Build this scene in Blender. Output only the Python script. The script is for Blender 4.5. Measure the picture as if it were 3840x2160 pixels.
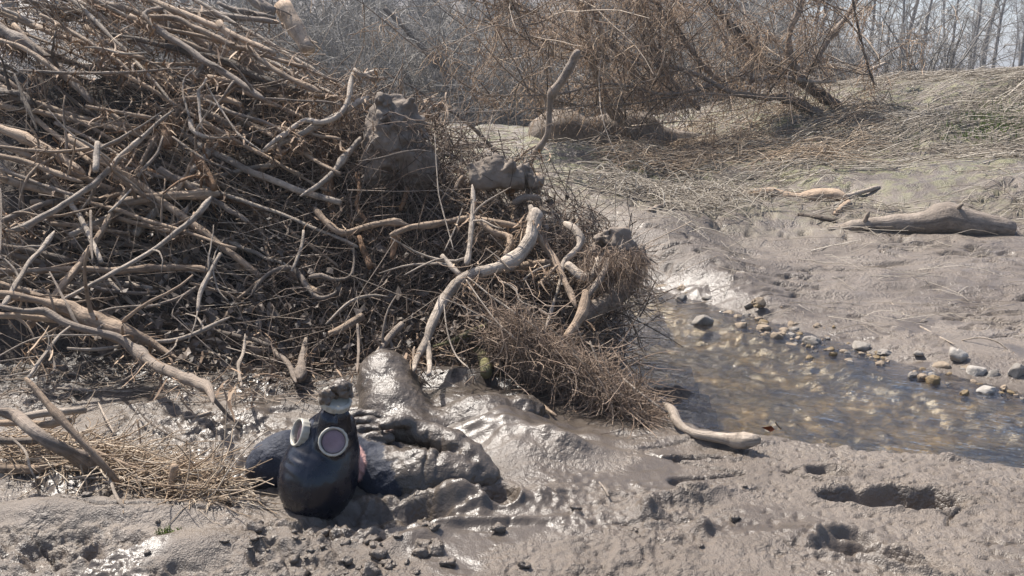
import bpy, math, numpy as np
from mathutils import Vector, Matrix

for o in list(bpy.data.objects):
    bpy.data.objects.remove(o, do_unlink=True)
scene = bpy.context.scene
COL = scene.collection
RNG = np.random.default_rng(11)
R = math.radians

# ------------------------------------------------------------------ camera
CAM = np.array([0.0, 0.0, 1.10])
PITCH = R(14.5)
HALF = 0.6                                   # tan of half the horizontal field of view
FPX = 1920 / HALF                            # focal length in photograph pixels (3840 wide)
cam_d = bpy.data.cameras.new('camera')
cam_d.sensor_width = 36
cam_d.lens = 18 / HALF
cam_d.clip_start = 0.05
cam_d.clip_end = 3000
cam = bpy.data.objects.new('camera', cam_d)
cam.location = CAM
cam.rotation_euler = (R(90) - PITCH, 0, 0)
COL.objects.link(cam)
scene.camera = cam

# ------------------------------------------------------------------ sky, sun, exposure
SUN_EL, SUN_AZ = R(56), R(-46)               # behind the scene, to the left
w = bpy.data.worlds.new('World')
scene.world = w
w.use_nodes = True
nt = w.node_tree
sky = nt.nodes.new('ShaderNodeTexSky')
sky.sky_type = 'NISHITA'
sky.sun_disc = False
sky.sun_elevation = SUN_EL
sky.sun_rotation = SUN_AZ % (2 * math.pi)
sky.air_density = 0.8
sky.dust_density = 2.6
sky.ozone_density = 1.0
nt.links.new(sky.outputs[0], nt.nodes['Background'].inputs[0])
nt.nodes['Background'].inputs[1].default_value = 0.125
sun_d = bpy.data.lights.new('sun', 'SUN')
sun_d.energy = 5.0
sun_d.angle = R(0.6)
sun_d.color = (1.0, 0.94, 0.86)
sun = bpy.data.objects.new('sun', sun_d)
SUND = Vector((math.sin(SUN_AZ) * math.cos(SUN_EL), math.cos(SUN_AZ) * math.cos(SUN_EL), math.sin(SUN_EL)))
sun.rotation_euler = SUND.to_track_quat('Z', 'Y').to_euler()
sun.location = (-6, 8, 12)
COL.objects.link(sun)
vs = scene.view_settings
vs.view_transform = 'Standard'
vs.look = 'None'
vs.gamma = 1
vs.exposure = 0.87
vs.use_curve_mapping = False
scene.cycles.max_bounces = 6
scene.cycles.diffuse_bounces = 3
scene.cycles.glossy_bounces = 3
scene.cycles.transmission_bounces = 4
scene.cycles.transparent_max_bounces = 8
scene.cycles.caustics_reflective = False
scene.cycles.caustics_refractive = False
scene.cycles.use_denoising = True

# ------------------------------------------------------------------ helpers: a photograph pixel and a distance give a real point
CP, SP = math.cos(PITCH), math.sin(PITCH)
def ray(u, v):
    a = (np.asarray(u, float) - 1920) / FPX
    b = (1080 - np.asarray(v, float)) / FPX
    return a, CP + b * SP, -SP + b * CP
def P(u, v, Y):
    x, y, z = ray(u, v)
    t = Y / y
    return np.stack(np.broadcast_arrays(x * t, y * t, CAM[2] + z * t), -1)
def PZ(u, v, z0=0.0):
    x, y, z = ray(u, v)
    t = (z0 - CAM[2]) / np.minimum(z, -1e-3)
    return np.stack(np.broadcast_arrays(x * t, y * t, CAM[2] + z * t), -1)
def px_m(Y, v=900):                          # metres per photograph pixel at distance Y
    return Y / ray(1920, v)[1] / FPX
def smooth(a, b, x):
    t = np.clip((x - a) / (b - a), 0, 1)
    return t * t * (3 - 2 * t)

# ------------------------------------------------------------------ noise
def _hash(ix, iy, iz, seed):
    h = (ix.astype(np.int64) * 374761393 + iy.astype(np.int64) * 668265263 + iz.astype(np.int64) * 1274126177 + seed * 974711) & 0xFFFFFFFF
    h = ((h ^ (h >> 13)) * 1274126177) & 0xFFFFFFFF
    return (h ^ (h >> 16)) & 0xFFFF
_ANG = np.arange(65536) * (2 * math.pi / 65536)
_CS, _SN = np.cos(_ANG), np.sin(_ANG)
def n2(x, y, seed=0):
    x = np.asarray(x, float); y = np.asarray(y, float)
    ix, iy = np.floor(x), np.floor(y)
    fx, fy = x - ix, y - iy
    ix = ix.astype(np.int64); iy = iy.astype(np.int64)
    z = np.zeros_like(ix)
    def g(dx, dy):
        h = _hash(ix + dx, iy + dy, z, seed)
        return _CS[h] * (fx - dx) + _SN[h] * (fy - dy)
    wx = fx ** 3 * (fx * (fx * 6 - 15) + 10)
    wy = fy ** 3 * (fy * (fy * 6 - 15) + 10)
    a = g(0, 0) * (1 - wx) + g(1, 0) * wx
    b = g(0, 1) * (1 - wx) + g(1, 1) * wx
    return (a * (1 - wy) + b * wy) * 1.5
def n3(p, seed=0):
    i = np.floor(p); f = p - i
    i = i.astype(np.int64)
    w_ = f * f * (3 - 2 * f)
    def c(dx, dy, dz):
        return _hash(i[..., 0] + dx, i[..., 1] + dy, i[..., 2] + dz, seed) / 32767.5 - 1
    x0 = c(0,0,0) * (1 - w_[..., 0]) + c(1,0,0) * w_[..., 0]
    x1 = c(0,1,0) * (1 - w_[..., 0]) + c(1,1,0) * w_[..., 0]
    x2 = c(0,0,1) * (1 - w_[..., 0]) + c(1,0,1) * w_[..., 0]
    x3 = c(0,1,1) * (1 - w_[..., 0]) + c(1,1,1) * w_[..., 0]
    y0 = x0 * (1 - w_[..., 1]) + x1 * w_[..., 1]
    y1 = x2 * (1 - w_[..., 1]) + x3 * w_[..., 1]
    return y0 * (1 - w_[..., 2]) + y1 * w_[..., 2]
def f2(x, y, s, seed=0, oct=3, gain=0.5):
    r, a = 0, 1.0
    for k in range(oct):
        r = r + a * n2(np.asarray(x) / s, np.asarray(y) / s, seed + k * 17)
        s, a = s * 0.5, a * gain
    return r
def f3(p, s, seed=0, oct=2, gain=0.5):
    r, a = 0, 1.0
    for k in range(oct):
        r = r + a * n3(p / s, seed + k * 31)
        s, a = s * 0.5, a * gain
    return r

# ------------------------------------------------------------------ mesh helpers
def build(name, V, quads=None, tris=None, mat=None, parent=None, smooth_=True, attrs=None, uv=None, mats=None, midx=None):
    V = np.asarray(V, np.float32)
    me = bpy.data.meshes.new(name)
    nq = 0 if quads is None else len(quads)
    ntr = 0 if tris is None else len(tris)
    loops = np.concatenate([np.asarray(quads, np.int32).ravel() if nq else np.zeros(0, np.int32),
                            np.asarray(tris, np.int32).ravel() if ntr else np.zeros(0, np.int32)])
    starts = np.concatenate([np.arange(nq) * 4, nq * 4 + np.arange(ntr) * 3]).astype(np.int32)
    me.vertices.add(len(V)); me.vertices.foreach_set('co', V.ravel())
    me.loops.add(len(loops)); me.loops.foreach_set('vertex_index', loops)
    me.polygons.add(nq + ntr); me.polygons.foreach_set('loop_start', starts)
    me.polygons.foreach_set('use_smooth', np.full(nq + ntr, smooth_))
    if uv is not None:
        l = me.uv_layers.new(name='UVMap')
        l.data.foreach_set('uv', np.asarray(uv, np.float32)[loops].ravel())
    for k, a in (attrs or {}).items():
        at = me.attributes.new(k, 'FLOAT', 'POINT')
        at.data.foreach_set('value', np.asarray(a, np.float32))
    for m in (mats or ([mat] if mat else [])):
        me.materials.append(m)
    if midx is not None:
        me.polygons.foreach_set('material_index', np.asarray(midx, np.int32))
    me.update(calc_edges=True)
    o = bpy.data.objects.new(name, me)
    COL.objects.link(o)
    if parent is not None:
        o.parent = parent
        o.matrix_parent_inverse = parent.matrix_world.inverted() if False else Matrix.Translation(-Vector(parent.location))
    return o
def tag(o, label=None, cat=None, group=None, kind=None):
    if label: o['label'] = label
    if cat: o['category'] = cat
    if group: o['group'] = group
    if kind: o['kind'] = kind
    return o
def empty(name, loc, label, cat, group=None):
    e = bpy.data.objects.new(name, None)
    e.location = tuple(float(c) for c in loc)
    e.empty_display_size = 0.05
    COL.objects.link(e)
    return tag(e, label, cat, group)
def tubes(pts, rad, S=6, cap=False, tint=None, bark=0.0, seed=0, flat=1.0):
    """many tubes with the same number of points: pts (N,K,3), rad (N,K)"""
    pts = np.asarray(pts, float); rad = np.asarray(rad, float)
    N, K, _ = pts.shape
    T = np.gradient(pts, axis=1)
    T /= np.linalg.norm(T, axis=2, keepdims=True) + 1e-9
    ch = pts[:, -1] - pts[:, 0]
    ref = np.where((np.abs(ch[:, 2]) > 0.75 * np.linalg.norm(ch, axis=1))[:, None], [1.0, 0.1, 0.0], [0.05, 0.1, 1.0])[:, None, :]
    A = np.cross(T, np.broadcast_to(ref, T.shape)); A /= np.linalg.norm(A, axis=2, keepdims=True) + 1e-9
    B = np.cross(T, A)
    if S == 2:
        an = np.array([0, math.pi])
    else:
        an = np.arange(S) * 2 * math.pi / S
    c, s = np.cos(an), np.sin(an)
    off = A[:, :, None, :] * c[None, None, :, None] + B[:, :, None, :] * (s * flat)[None, None, :, None]
    V = pts[:, :, None, :] + off * rad[:, :, None, None]
    if bark > 0:
        d = f3(V * np.array([1.0, 1.0, 1.0]), 0.035, seed, 2)
        V = V + off * (rad[:, :, None] * bark * d)[..., None]
    idx = np.arange(N * K * S).reshape(N, K, S)
    if S == 2:
        q = np.stack([idx[:, :-1, 0], idx[:, :-1, 1], idx[:, 1:, 1], idx[:, 1:, 0]], -1).reshape(-1, 4)
    else:
        nx = np.roll(idx, -1, axis=2)
        q = np.stack([idx[:, :-1], nx[:, :-1], nx[:, 1:], idx[:, 1:]], -1).reshape(-1, 4)
    ln = np.concatenate([np.zeros((N, 1)), np.cumsum(np.linalg.norm(np.diff(pts, axis=1), axis=2), axis=1)], 1)
    uv = np.stack(np.broadcast_arrays((np.arange(S) / S)[None, None, :], ln[:, :, None]), -1).reshape(-1, 2)
    V = V.reshape(-1, 3)
    t = None
    tn = np.repeat(tint if tint is not None else np.zeros(N), K * S)
    if cap and S > 2:
        c0 = len(V) + np.arange(N); c1 = c0 + N
        V = np.concatenate([V, pts[:, 0] - T[:, 0] * rad[:, 0:1] * 0.3, pts[:, -1] + T[:, -1] * rad[:, -1:] * 0.3])
        uv = np.concatenate([uv, np.zeros((2 * N, 2))])
        tn = np.concatenate([tn, np.repeat(tint if tint is not None else np.zeros(N), 1), tint if tint is not None else np.zeros(N)])
        a = idx[:, 0]; b = idx[:, -1]
        t = np.concatenate([np.stack([np.roll(a, -1, 1), a, np.repeat(c0[:, None], S, 1)], -1).reshape(-1, 3),
                            np.stack([b, np.roll(b, -1, 1), np.repeat(c1[:, None], S, 1)], -1).reshape(-1, 3)])
    return V, q, t, uv, tn
def tube_obj(name, pts, rad, mat, parent=None, S=6, cap=False, tint=None, bark=0.0, seed=0, flat=1.0):
    V, q, t, uv, tn = tubes(pts, rad, S, cap, tint, bark, seed, flat)
    return build(name, V, q, t, mat, parent, True, {'tint': tn}, uv)
def join_tubes(name, parts, mat, parent=None):
    """parts: list of results of tubes()"""
    Vs, qs, ts, us, tn, k = [], [], [], [], [], 0
    for V, q, t, uv, n_ in parts:
        Vs.append(V); qs.append(q + k); us.append(uv); tn.append(n_)
        if t is not None: ts.append(t + k)
        k += len(V)
    return build(name, np.concatenate(Vs), np.concatenate(qs), np.concatenate(ts) if ts else None, mat, parent, True,
                 {'tint': np.concatenate(tn)}, np.concatenate(us))
def catmull(p, n):
    p = np.asarray(p, float)
    q = np.vstack([2 * p[0] - p[1], p, 2 * p[-1] - p[-2]])
    d = np.concatenate([[0], np.cumsum(np.linalg.norm(np.diff(p[:, :3], axis=0), axis=1))])
    s = np.linspace(0, d[-1], n)
    i = np.clip(np.searchsorted(d, s, side='right') - 1, 0, len(p) - 2)
    t = ((s - d[i]) / np.maximum(d[i + 1] - d[i], 1e-9))[:, None]
    a, b, c, e = q[i], q[i + 1], q[i + 2], q[i + 3]
    return 0.5 * (2 * b + (c - a) * t + (2 * a - 5 * b + 4 * c - e) * t * t + (3 * b - a - 3 * c + e) * t ** 3)
def wander(p0, d0, L, K, curl, rng, droop=0.0, up=None):
    """N random-walk twigs: starts (N,3), directions (N,3), lengths (N,)"""
    N = len(p0)
    d = d0 / (np.linalg.norm(d0, axis=1, keepdims=True) + 1e-9)
    pts = [p0]
    st = (L / (K - 1))[:, None]
    turn = rng.normal(size=(N, 3)) * curl
    for k in range(K - 1):
        d = d + turn * 0.6 + rng.normal(size=(N, 3)) * curl * 0.7
        d[:, 2] -= droop
        d /= np.linalg.norm(d, axis=1, keepdims=True) + 1e-9
        pts.append(pts[-1] + d * st)
    return np.stack(pts, 1)

# ------------------------------------------------------------------ signed-distance bodies meshed by surface nets
def surface_nets(f, lo, h):
    nx, ny, nz = f.shape
    ins = f < 0
    cs = [(a, b, c) for a in (0, 1) for b in (0, 1) for c in (0, 1)]
    def sl(a, b, c):
        return (slice(a, nx - 1 + a), slice(b, ny - 1 + b), slice(c, nz - 1 + c))
    cnt_in = sum(ins[sl(*c)].astype(np.int8) for c in cs)
    cell = (cnt_in > 0) & (cnt_in < 8)
    I = np.argwhere(cell)
    acc = np.zeros((len(I), 3)); n = np.zeros(len(I))
    for a in cs:
        for ax in range(3):
            if a[ax]: continue
            b = list(a); b[ax] = 1
            fa = f[I[:, 0] + a[0], I[:, 1] + a[1], I[:, 2] + a[2]]
            fb = f[I[:, 0] + b[0], I[:, 1] + b[1], I[:, 2] + b[2]]
            m = (fa < 0) != (fb < 0)
            t = np.where(m, fa / np.where(m, fa - fb, 1), 0)
            p = np.tile(np.array(a, float), (len(I), 1)); p[:, ax] += t
            acc[m] += p[m]; n[m] += 1
    V = (I + acc / n[:, None]) * h + lo
    ix = -np.ones(cell.shape, np.int64); ix[cell] = np.arange(len(I))
    Q = []
    for ax in range(3):
        s0 = [slice(None)] * 3; s1 = [slice(None)] * 3
        s0[ax] = slice(0, -1); s1[ax] = slice(1, None)
        ch = ins[tuple(s0)] != ins[tuple(s1)]
        E = np.argwhere(ch)
        o1, o2 = [(1, 2), (2, 0), (0, 1)][ax]
        ok = (E[:, o1] > 0) & (E[:, o2] > 0) & (E[:, o1] < f.shape[o1] - 1) & (E[:, o2] < f.shape[o2] - 1)
        E = E[ok]
        def cell_at(d1, d2):
            g = E.copy(); g[:, o1] += d1; g[:, o2] += d2
            return ix[g[:, 0], g[:, 1], g[:, 2]]
        q = np.stack([cell_at(-1, -1), cell_at(0, -1), cell_at(0, 0), cell_at(-1, 0)], 1)
        flip = ~ins[E[:, 0], E[:, 1], E[:, 2]]
        q[flip] = q[flip][:, ::-1]
        Q.append(q[(q >= 0).all(1)])
    return V, np.concatenate(Q)
def grid(lo, hi, h):
    n = np.ceil((np.asarray(hi) - lo) / h).astype(int) + 1
    g = np.stack(np.meshgrid(*[lo[i] + h * np.arange(n[i]) for i in range(3)], indexing='ij'), -1)
    return g
def cone_sd(g, a, b, ra, rb):
    a = np.asarray(a, float); b = np.asarray(b, float)
    ab = b - a
    t = np.clip(((g - a) @ ab) / (ab @ ab), 0, 1)
    return np.linalg.norm(g - a - t[..., None] * ab, axis=-1) - (ra + (rb - ra) * t)
def ell_sd(g, c, r):
    r = np.asarray(r, float)
    q = (g - c) / r
    k = np.linalg.norm(q, axis=-1)
    return (k - 1) * r.min()
def smin(a, b, k):
    h = np.clip(0.5 + 0.5 * (b - a) / k, 0, 1)
    return b * (1 - h) + a * h - k * h * (1 - h)

# ------------------------------------------------------------------ materials
class M:
    def __init__(self, name):
        self.m = bpy.data.materials.new(name); self.m.use_nodes = True
        self.t = self.m.node_tree; self.n = self.t.nodes
        self.b = self.n['Principled BSDF']
    def node(self, kind, **kw):
        x = self.n.new(kind)
        for k, v in kw.items(): setattr(x, k, v)
        return x
    def link(self, a, b): self.t.links.new(a, b)
    def coord(self, kind='Object', scale=(1, 1, 1)):
        c = self.node('ShaderNodeTexCoord'); mp = self.node('ShaderNodeMapping')
        mp.inputs['Scale'].default_value = scale
        self.link(c.outputs[kind], mp.inputs['Vector'])
        return mp.outputs[0]
    def noise(self, vec, scale, detail=3, rough=0.55, dist=0.0):
        x = self.node('ShaderNodeTexNoise')
        x.inputs['Scale'].default_value = scale; x.inputs['Detail'].default_value = detail
        x.inputs['Roughness'].default_value = rough; x.inputs['Distortion'].default_value = dist
        self.link(vec, x.inputs['Vector'])
        return x.outputs['Fac']
    def ramp(self, fac, stops):
        x = self.node('ShaderNodeValToRGB')
        e = x.color_ramp.elements
        while len(e) < len(stops): e.new(0.5)
        for i, (p, c) in enumerate(stops):
            e[i].position = p
            e[i].color = (*c, 1) if hasattr(c, '__len__') else (c, c, c, 1)
        self.link(fac, x.inputs[0])
        return x.outputs[0]
    def mix(self, fac, a, b, mode='MIX'):
        x = self.node('ShaderNodeMix', data_type='RGBA', blend_type=mode)
        for s, v in ((x.inputs[0], fac), (x.inputs[6], a), (x.inputs[7], b)):
            if hasattr(v, 'is_linked') or isinstance(v, bpy.types.NodeSocket): self.link(v, s)
            elif hasattr(v, '__len__'): s.default_value = (*v, 1)
            else: s.default_value = v
        return x.outputs[2]
    def math(self, op, a, b=0.0):
        x = self.node('ShaderNodeMath', operation=op)
        for s, v in ((x.inputs[0], a), (x.inputs[1], b)):
            if isinstance(v, bpy.types.NodeSocket): self.link(v, s)
            else: s.default_value = v
        return x.outputs[0]
    def attr(self, name):
        x = self.node('ShaderNodeAttribute'); x.attribute_name = name
        return x.outputs['Fac']
    def bump(self, h, strength, dist):
        x = self.node('ShaderNodeBump')
        x.inputs['Strength'].default_value = strength; x.inputs['Distance'].default_value = dist
        self.link(h, x.inputs['Height'])
        self.link(x.outputs[0], self.b.inputs['Normal'])
    def set(self, col=None, rough=None, spec=None):
        for nm, v in (('Base Color', col), ('Roughness', rough), ('Specular IOR Level', spec)):
            if v is None: continue
            s = self.b.inputs[nm]
            if isinstance(v, bpy.types.NodeSocket): self.link(v, s)
            elif hasattr(v, '__len__'): s.default_value = (*v, 1)
            else: s.default_value = v
        return self.m

def mud_material():
    k = M('wet_mud')
    c = k.coord('Object')
    big = k.noise(c, 1.3, 4, 0.6)
    mid = k.noise(c, 9, 4, 0.6)
    fine = k.noise(c, 70, 3, 0.6)
    col = k.ramp(mid, [(0.25, (0.080, 0.063, 0.049)), (0.75, (0.148, 0.120, 0.096))])
    dry = k.ramp(big, [(0.42, 0.0), (0.62, 1.0)])
    wet = k.attr('wet')
    col = k.mix(k.math('MULTIPLY', dry, 0.55), col, (0.20, 0.167, 0.136))
    col = k.mix(k.math('MULTIPLY', wet, 0.85), col, (0.058, 0.047, 0.038))
    dark = k.attr('dark')                                        # dark soil at the heap with its shadow painted in; far bank darker too
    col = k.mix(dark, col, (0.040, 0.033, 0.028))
    moss = k.attr('moss')
    col = k.mix(k.math('MULTIPLY', moss, k.ramp(mid, [(0.45, 0.0), (0.6, 1.0)])), col, (0.17, 0.17, 0.075))
    bed = k.attr('bed')
    bn = k.math('ADD', k.math('MULTIPLY', k.noise(c, 2.6, 4, 0.6, 0.6), 0.8), k.math('MULTIPLY', k.noise(c, 14, 3, 0.5), 0.2))
    bc = k.ramp(bn, [(0.36, (0.070, 0.063, 0.048)), (0.48, (0.115, 0.097, 0.062)), (0.57, (0.20, 0.148, 0.068)), (0.66, (0.13, 0.113, 0.082))])
    col = k.mix(bed, col, bc)
    col = k.mix(k.ramp(fine, [(0.28, 0.5), (0.42, 0.0)]), col, (0.09, 0.075, 0.062))
    rg = k.ramp(k.noise(c, 5, 4, 0.6), [(0.35, 0.30), (0.65, 0.58)])
    rg = k.mix(wet, rg, (0.29, 0.29, 0.29))
    k.set(col, rg, 0.5)
    vo = k.node('ShaderNodeTexVoronoi'); vo.inputs['Scale'].default_value = 62; vo.feature = 'F1'
    vd = k.node('ShaderNodeVectorMath', operation='ADD')
    nv = k.node('ShaderNodeTexNoise'); nv.inputs['Scale'].default_value = 30; k.link(c, nv.inputs['Vector'])
    sc_ = k.node('ShaderNodeVectorMath', operation='SCALE'); sc_.inputs['Scale'].default_value = 0.03; k.link(nv.outputs['Color'], sc_.inputs[0])
    k.link(c, vd.inputs[0]); k.link(sc_.outputs[0], vd.inputs[1]); k.link(vd.outputs[0], vo.inputs['Vector'])
    crumb = k.math('MULTIPLY', k.math('SUBTRACT', 0.75, vo.outputs['Distance']), k.ramp(k.noise(c, 6, 4, 0.6), [(0.42, 0.0), (0.6, 0.8)]))
    h = k.math('ADD', k.math('MULTIPLY', k.noise(c, 38, 6, 0.68), 1.0), k.math('MULTIPLY', k.noise(c, 240, 2, 0.5), 0.4))
    h = k.math('ADD', h, crumb)
    k.bump(h, 0.85, 0.011)
    bn_ = [x for x in k.n if x.bl_idname == 'ShaderNodeBump'][0]
    k.link(k.math('MULTIPLY', k.math('SUBTRACT', 1.0, k.math('MULTIPLY', wet, 0.78)), 0.9), bn_.inputs['Strength'])
    return k.m
def wood_material(name, c1, c2, mud=0.35, rough=0.75, streak=1.0):
    k = M(name)
    uv = k.coord('UV', (7, 3.0, 1))
    ob = k.coord('Object')
    st = k.noise(uv, 4.0, 4, 0.65)
    pat = k.noise(ob, 13, 4, 0.6)
    col = k.ramp(st, [(0.28, c1), (0.72, c2)])
    t = k.attr('tint')
    col = k.mix(k.math('MULTIPLY', t, 0.5), col, tuple(min(1, c * 1.4) for c in c2))
    col = k.mix(k.ramp(k.noise(ob, 4.5, 5, 0.7), [(0.46, 0.0), (0.60, 0.62)]), col, tuple(c * 0.62 for c in c1))
    mm = k.ramp(pat, [(0.5 - 0.25 * mud, 0.0), (0.5 + 0.3 * (1 - mud) + 0.05, 0.9)])
    mm2 = k.math('MULTIPLY', mm, mud * 1.5)
    col = k.mix(mm2, col, (0.215, 0.185, 0.158))
    k.set(col, rough, 0.35)
    k.bump(k.math('ADD', k.math('MULTIPLY', st, 1.5), k.noise(ob, 90, 3, 0.6)), 0.8, 0.006)
    col2 = k.mix(k.ramp(k.noise(ob, 33, 4, 0.65), [(0.30, 0.7), (0.46, 0.0)]), col, tuple(c * 0.35 for c in c1))
    k.set(col2)
    return k.m
def tint_material(name, stops, rough=0.75, spec=0.3, trans=0.0):
    k = M(name)
    t = k.attr('tint')
    col = k.ramp(t, stops)
    n = k.noise(k.coord('Object'), 25, 2)
    col = k.mix(k.ramp(n, [(0.3, 0.35), (0.6, 0.0)]), col, tuple(c * 0.6 for c in stops[0][1]))
    k.set(col, rough, spec)
    return k.m
def plain_material(name, c1, c2, scale, rough, bump=0.3, bdist=0.003, spec=0.5):
    k = M(name)
    c = k.coord('Object')
    n = k.noise(c, scale, 4, 0.6)
    k.set(k.ramp(n, [(0.3, c1), (0.7, c2)]), rough, spec)
    if bump: k.bump(k.noise(c, scale * 4, 3), bump, bdist)
    return k.m

MUD = mud_material()
W_PALE = wood_material('driftwood_pale', (0.25, 0.20, 0.155), (0.56, 0.475, 0.385), 0.3)
W_TAN = wood_material('bark_stripped_tan', (0.21, 0.148, 0.10), (0.50, 0.37, 0.258), 0.28)
W_GREY = wood_material('branch_grey_brown', (0.15, 0.118, 0.092), (0.33, 0.262, 0.205), 0.4)
W_DARK = wood_material('branch_dark', (0.06, 0.048, 0.038), (0.15, 0.115, 0.088), 0.25)
W_ORANGE = wood_material('root_orange', (0.16, 0.085, 0.042), (0.36, 0.205, 0.105), 0.25)
W_MOSS = wood_material('branch_mossy', (0.10, 0.10, 0.035), (0.26, 0.23, 0.11), 0.25)
BARK = wood_material('tree_bark', (0.11, 0.09, 0.073), (0.29, 0.24, 0.195), 0.2)
BARK_FAR = wood_material('far_bark', (0.115, 0.108, 0.105), (0.23, 0.215, 0.205), 0.15)
TWIG = tint_material('twig', [(0.0, (0.08, 0.06, 0.045)), (0.45, (0.22, 0.168, 0.125)), (1.0, (0.46, 0.38, 0.30))])
STRAW = tint_material('dry_straw', [(0.0, (0.15, 0.105, 0.070)), (0.5, (0.33, 0.245, 0.165)), (1.0, (0.52, 0.44, 0.34))])
STRAW_RED = tint_material('dry_grass_rust', [(0.0, (0.14, 0.092, 0.060)), (0.5, (0.30, 0.205, 0.135)), (1.0, (0.48, 0.36, 0.25))])
REED = tint_material('flattened_reed', [(0.0, (0.15, 0.125, 0.098)), (0.5, (0.29, 0.25, 0.20)), (1.0, (0.50, 0.45, 0.375))])
TREEGRASS = tint_material('tree_debris', [(0.0, (0.17, 0.112, 0.072)), (0.5, (0.36, 0.25, 0.165)), (1.0, (0.55, 0.42, 0.30))])
ROOTLET = tint_material('rootlet', [(0.0, (0.055, 0.040, 0.032)), (0.5, (0.15, 0.105, 0.078)), (1.0, (0.33, 0.255, 0.195))])
MATROOT = tint_material('mat_rootlet', [(0.0, (0.10, 0.07, 0.05)), (0.5, (0.25, 0.18, 0.13)), (1.0, (0.46, 0.36, 0.275))])
LEAF = tint_material('dead_leaf', [(0.0, (0.070, 0.058, 0.050)), (0.6, (0.125, 0.098, 0.078)), (1.0, (0.21, 0.172, 0.14))], 0.6)
FARTWIG = tint_material('far_twig', [(0.0, (0.15, 0.138, 0.125)), (0.5, (0.27, 0.25, 0.225)), (1.0, (0.40, 0.37, 0.33))])
GRASS = tint_material('green_grass', [(0.0, (0.06, 0.09, 0.02)), (1.0, (0.16, 0.21, 0.05))])
W_LOG = wood_material('weathered_log', (0.17, 0.135, 0.105), (0.36, 0.30, 0.245), 0.3)
SOIL = plain_material('dark_soil', (0.026, 0.021, 0.018), (0.075, 0.060, 0.050), 14, 0.85, 0.8, 0.012, 0.3)
CLOD = plain_material('dried_clod', (0.11, 0.088, 0.070), (0.25, 0.207, 0.168), 9, 0.85, 0.9, 0.010, 0.3)

# ------------------------------------------------------------------ terrain
def _c(u, v, Y): return P(u, v, Y)
CTRL = np.array([
    *[(x, y, 0.0) for x in (-4, -2.5, -1.2, 0, 1.0, 2.2) for y in (-2.5, 0.0, 1.2)],
    *[(x, y, 0.0) for x in (-3, -1.8, -0.9, -0.2, 0.4) for y in (2.0, 2.8)],
    (1.2, 1.9, 0.0), (2.0, 1.6, 0.0), (3.5, 1.5, 0.0),
    _c(3840, 600, 6.8), _c(3840, 270, 10), _c(3600, 300, 10), _c(3200, 330, 10), _c(3000, 420, 9.4), _c(2500, 600, 8.5),
    _c(1800, 500, 9), _c(1975, 640, 6.5), _c(2700, 740, 6.3), _c(2300, 790, 5.4), _c(2400, 900, 4.8), _c(3400, 890, 5.3),
    _c(3840, 1000, 4.6), _c(3840, 1250, 3.6), _c(2600, 1100, 4.1), _c(3200, 1180, 4.0), _c(3000, 960, 5.0), _c(3300, 620, 7.0),
    _c(3500, 450, 8.4), _c(2900, 560, 8.0), _c(2150, 560, 7.6), (5, 4, 0.1), (7, 7, 0.6), (9, 10, 1.1),
    (-3, 6, 0.3), (-5, 3.5, 0.1), (-3, 9, 0.35), (-7, 9, 0.5), (0.1, 4.6, 0.12), (-1.2, 5.5, 0.2)], float)
EDGE_NEAR = [(2060, 1060), (2150, 1150), (2260, 1270), (2330, 1360), (2400, 1470), (2470, 1570), (2560, 1640), (2700, 1672), (2860, 1690), (3050, 1712),
             (3300, 1745), (3560, 1780), (3840, 1815), (4400, 1880), (5200, 1960)]
EDGE_FAR = [(5200, 1700), (4400, 1600), (3960, 1545), (3800, 1500), (3600, 1462), (3400, 1415), (3200, 1350), (3000, 1282), (2860, 1235), (2700, 1180),
            (2560, 1140), (2450, 1100), (2300, 1040), (2150, 990)]
WZ = -0.085
POLY = np.array([PZ(u, v, WZ)[:2] for u, v in EDGE_NEAR + EDGE_FAR])
MIDX = np.array([0.2, 0.45, 0.6, 0.9, 1.2, 1.5, 2.0, 3.0])
def stream_sd(x, y):
    """signed distance to the stream's edge, negative in the water"""
    x = np.asarray(x, float); y = np.asarray(y, float)
    d = np.full(x.shape, 1e9); ins = np.zeros(x.shape, bool)
    n = len(POLY)
    for i in range(n):
        a, b = POLY[i], POLY[(i + 1) % n]
        e = b - a
        t = np.clip(((x - a[0]) * e[0] + (y - a[1]) * e[1]) / (e @ e), 0, 1)
        d = np.minimum(d, np.hypot(x - a[0] - t * e[0], y - a[1] - t * e[1]))
        c = ((a[1] > y) != (b[1] > y)) & (x < (b[0] - a[0]) * (y - a[1]) / (b[1] - a[1] + 1e-12) + a[0])
        ins ^= c
    return np.where(ins, -d, d)
def is_near_bank(x, y):
    nx_ = np.array([p[0] for p in POLY[:len(EDGE_NEAR)]]); ny_ = np.array([p[1] for p in POLY[:len(EDGE_NEAR)]])
    o = np.argsort(nx_)
    return y < np.interp(x, nx_[o], ny_[o]) + 0.02
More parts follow.
